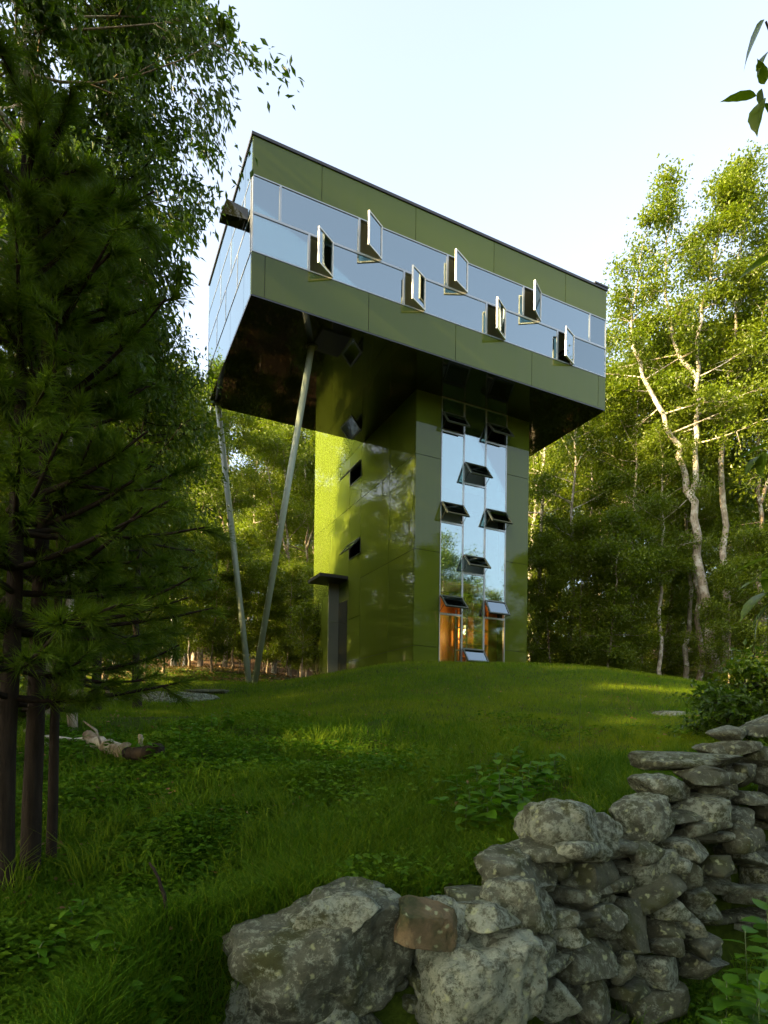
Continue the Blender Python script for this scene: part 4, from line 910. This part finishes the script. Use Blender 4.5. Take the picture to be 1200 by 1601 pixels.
# shrub at the right end of the lawn
b = at(1165, 1130, 8.2); g = gen_tree(901, [(straight(rt, 1.1, np.array([0.05, 0]), 5), 0.02, 0.006), (np.array([[0.1, 0, 0], [0.35, 0.1, 0.5], [0.7, 0.2, 0.9]]), 0.016, 0.005), (np.array([[-0.1, 0, 0], [-0.3, -0.1, 0.4], [-0.45, -0.1, 0.65]]), 0.016, 0.005)],
              0.1, 0.55, 46, 5200, 0.085, (-5, 50), 0.6, 0.12, 0.2, 'leaf_dark', 'bark_dark', 5, 5)
t = thing('shrub', 'low dark leafy shrub at the right end of the lawn above the wall', 'shrub', (b[0], b[1], gz(b[0], b[1]) - 0.03)); obj('stems', g[0], t); obj('foliage', g[1], t)
# tall thin seed stalk on the lawn
b = at(905, 1180, 7.6); z = gz(b[0], b[1])
st = thing('seed_stalk', 'single thin tall seed stalk standing on the lawn', 'plant', (b[0], b[1], z))
obj('stem', MB().tube([(0, 0, -.03), (0.005, 0, .5), (0.012, 0, 1.0)], [0.004, 0.003, 0.0015], 5).mesh('stem', MAT['stem']), st)
for k in range(7): obj('seed_head', MB().tube([(0.011, 0, .72 + .045 * k), (0.011 + 0.018 * (-1) ** k, 0.01, .745 + .045 * k)], [0.0015, 0.004], 5).mesh('seed_head', MAT['stem']), st)

# fallen log, stump and sticks under the pines
def log(name, pts, rad, label, cat, mat='bark_pale', twigs=()):
    P = np.array([at(*p) for p in pts]); b = P[0].copy(); lying = name in ('fallen_log', 'rotten_log', 'fallen_branch')
    lift = gz(b[0], b[1]) - b[2] + (0.16 if lying else -0.04); P[:, 2] += lift
    if lying: P[:, 2] = np.maximum(P[:, 2], [gz(q[0], q[1]) + 0.13 for q in P])
    t = thing(name, label, cat, (b[0], b[1], gz(b[0], b[1])))
    o = np.array(t.location); s = np.linspace(0, 1, len(P)); ss = np.linspace(0, 1, 14)
    Q = np.stack([np.interp(ss, s, P[:, c]) for c in range(3)], -1) + np.random.default_rng(len(pts)).normal(0, 0.15 * max(rad), (14, 3))
    obj('wood', MB().tube(Q - o, np.interp(ss, [0, 1], rad) * (1 + 0.1 * np.sin(ss * 17)), 10).mesh('wood', MAT[mat], True), t)
    for tw in twigs: obj('broken_branch', MB().tube(np.array([at(*p) for p in tw]) + [0, 0, lift] - o, np.linspace(0.022, 0.008, len(tw)), 6).mesh('broken_branch', MAT[mat], True), t)
log('fallen_log', [(138, 1160, 7.4), (165, 1180, 7.1), (188, 1200, 6.8), (200, 1222, 6.5)], (0.07, 0.085), 'fallen pale log with broken stubs lying under the pines', 'log', 'bark', [[(160, 1178, 7.1), (150, 1150, 7.0), (130, 1135, 7.2)], [(190, 1205, 6.8), (202, 1188, 6.7)]])
log('rotten_log', [(196, 1222, 6.3), (225, 1226, 6.2), (250, 1222, 6.3)], (0.06, 0.09), 'short rotten brown log end at the tip of the fallen log', 'log', 'bark_dark', [])
log('cut_stump', [(219, 1215, 6.9), (219, 1190, 6.9), (220, 1170, 6.9)], (0.030, 0.026), 'thin pale cut stump standing upright beside the fallen log', 'stump', 'bark_pale')
log('fallen_branch', [(40, 1140, 7.6), (70, 1158, 7.5), (110, 1152, 7.6), (150, 1158, 7.5)], (0.03, 0.02), 'long pale fallen branch behind the pine trunks', 'branch', 'bark_pale', [[(70, 1158, 7.5), (90, 1175, 7.2), (120, 1185, 7.1)]])
log('dead_stick', [(262, 1560, 3.1), (256, 1490, 3.15), (245, 1452, 3.2), (232, 1432, 3.25)], (0.012, 0.006), 'bare dark stick rising from the bottom left grass', 'stick', 'bark_dark')
log('birch_trunk', [(112, 1180, 8.6), (110, 1100, 8.6), (106, 960, 8.6), (112, 780, 8.6), (104, 600, 8.6), (96, 420, 8.6)], (0.065, 0.035), 'pale lichen-spotted bare trunk standing just right of the pines', 'tree trunk', 'bark_pale')

# tree reaching in from the right edge: trunk outside the frame, twigs with drooping pointed leaves inside it
BL = [leaf_mesh(40 + i, 1.0, 0.34 + 0.05 * i, 'leaf_dark', 8, 0.20 + 0.08 * i, 0.05, 0.2) for i in range(4)]
tb = np.array([2.35, 1.35]); br = thing('overhanging_tree', 'near broad-leaved tree whose twigs hang into the right edge of the picture', 'tree', (tb[0], tb[1], gz(tb[0], tb[1]) - .05)); o3 = np.array(br.location)
obj('trunk', MB().tube([(0, 0, 0), (0.03, 0.05, 1.5), (0.02, 0.1, 3.2), (0.06, 0.1, 5.0)], [0.06, 0.05, 0.04, 0.02], 10).mesh('trunk', MAT['bark_dark'], True), br)
twigs = [((1230, 120, 1.9), [(1192, 30, 82, 120), (1200, 78, 60, 130), (1188, 138, 40, 95), (1186, 158, 62, 118), (1180, 150, 58, 195), (1190, 163, 45, 60), (1198, 142, 40, 20), (1192, 132, 36, 250)]),
         ((1240, 395, 1.8), [(1206, 400, 66, 160), (1215, 380, 60, 100)]),
         ((1240, 705, 1.7), [(1200, 695, 66, 165), (1190, 705, 52, 110), (1212, 690, 70, 130), (1186, 712, 48, 150), (1204, 720, 60, 165)]),
         ((1240, 880, 1.6), [(1200, 872, 76, 165), (1196, 925, 80, 150), (1206, 940, 62, 140), (1210, 880, 70, 120), (1188, 895, 60, 140), (1200, 905, 66, 175), (1192, 955, 56, 120)])]
for (ex, ey, d), lv in twigs:
    e = at(ex, ey, d) - o3; tip = at(lv[0][0] + 5, lv[0][1] + 4, d) - o3; zr = min(max(e[2] + 0.25, 0.6), 4.6)
    obj('twig', MB().tube([(0.02, 0.08, zr), (e + [0.02, 0.08, zr]) / 2 + [0, 0, .05], e, tip], [0.018, 0.012, 0.006, 0.003], 6).mesh('twig', MAT['bark_dark'], True), br)
    for i, (lx, ly, lp, ang) in enumerate(lv):
        q = at(lx + 3, ly, d) - o3; sc = 0.9 * lp / F_PX * d; o = obj('leaf', BL[i % 4], br); o.location = q; o.scale = (sc, sc, sc)
        th = math.radians(ang); dx = Vector((math.cos(th), 0.25 * (-1) ** i, -math.sin(th))) if False else Vector((-abs(math.cos(th)) if ang > 90 else math.cos(th), 0.25 * (-1) ** i, -math.sin(th)))
        o.rotation_euler = dx.to_track_quat('X', 'Z').to_euler()
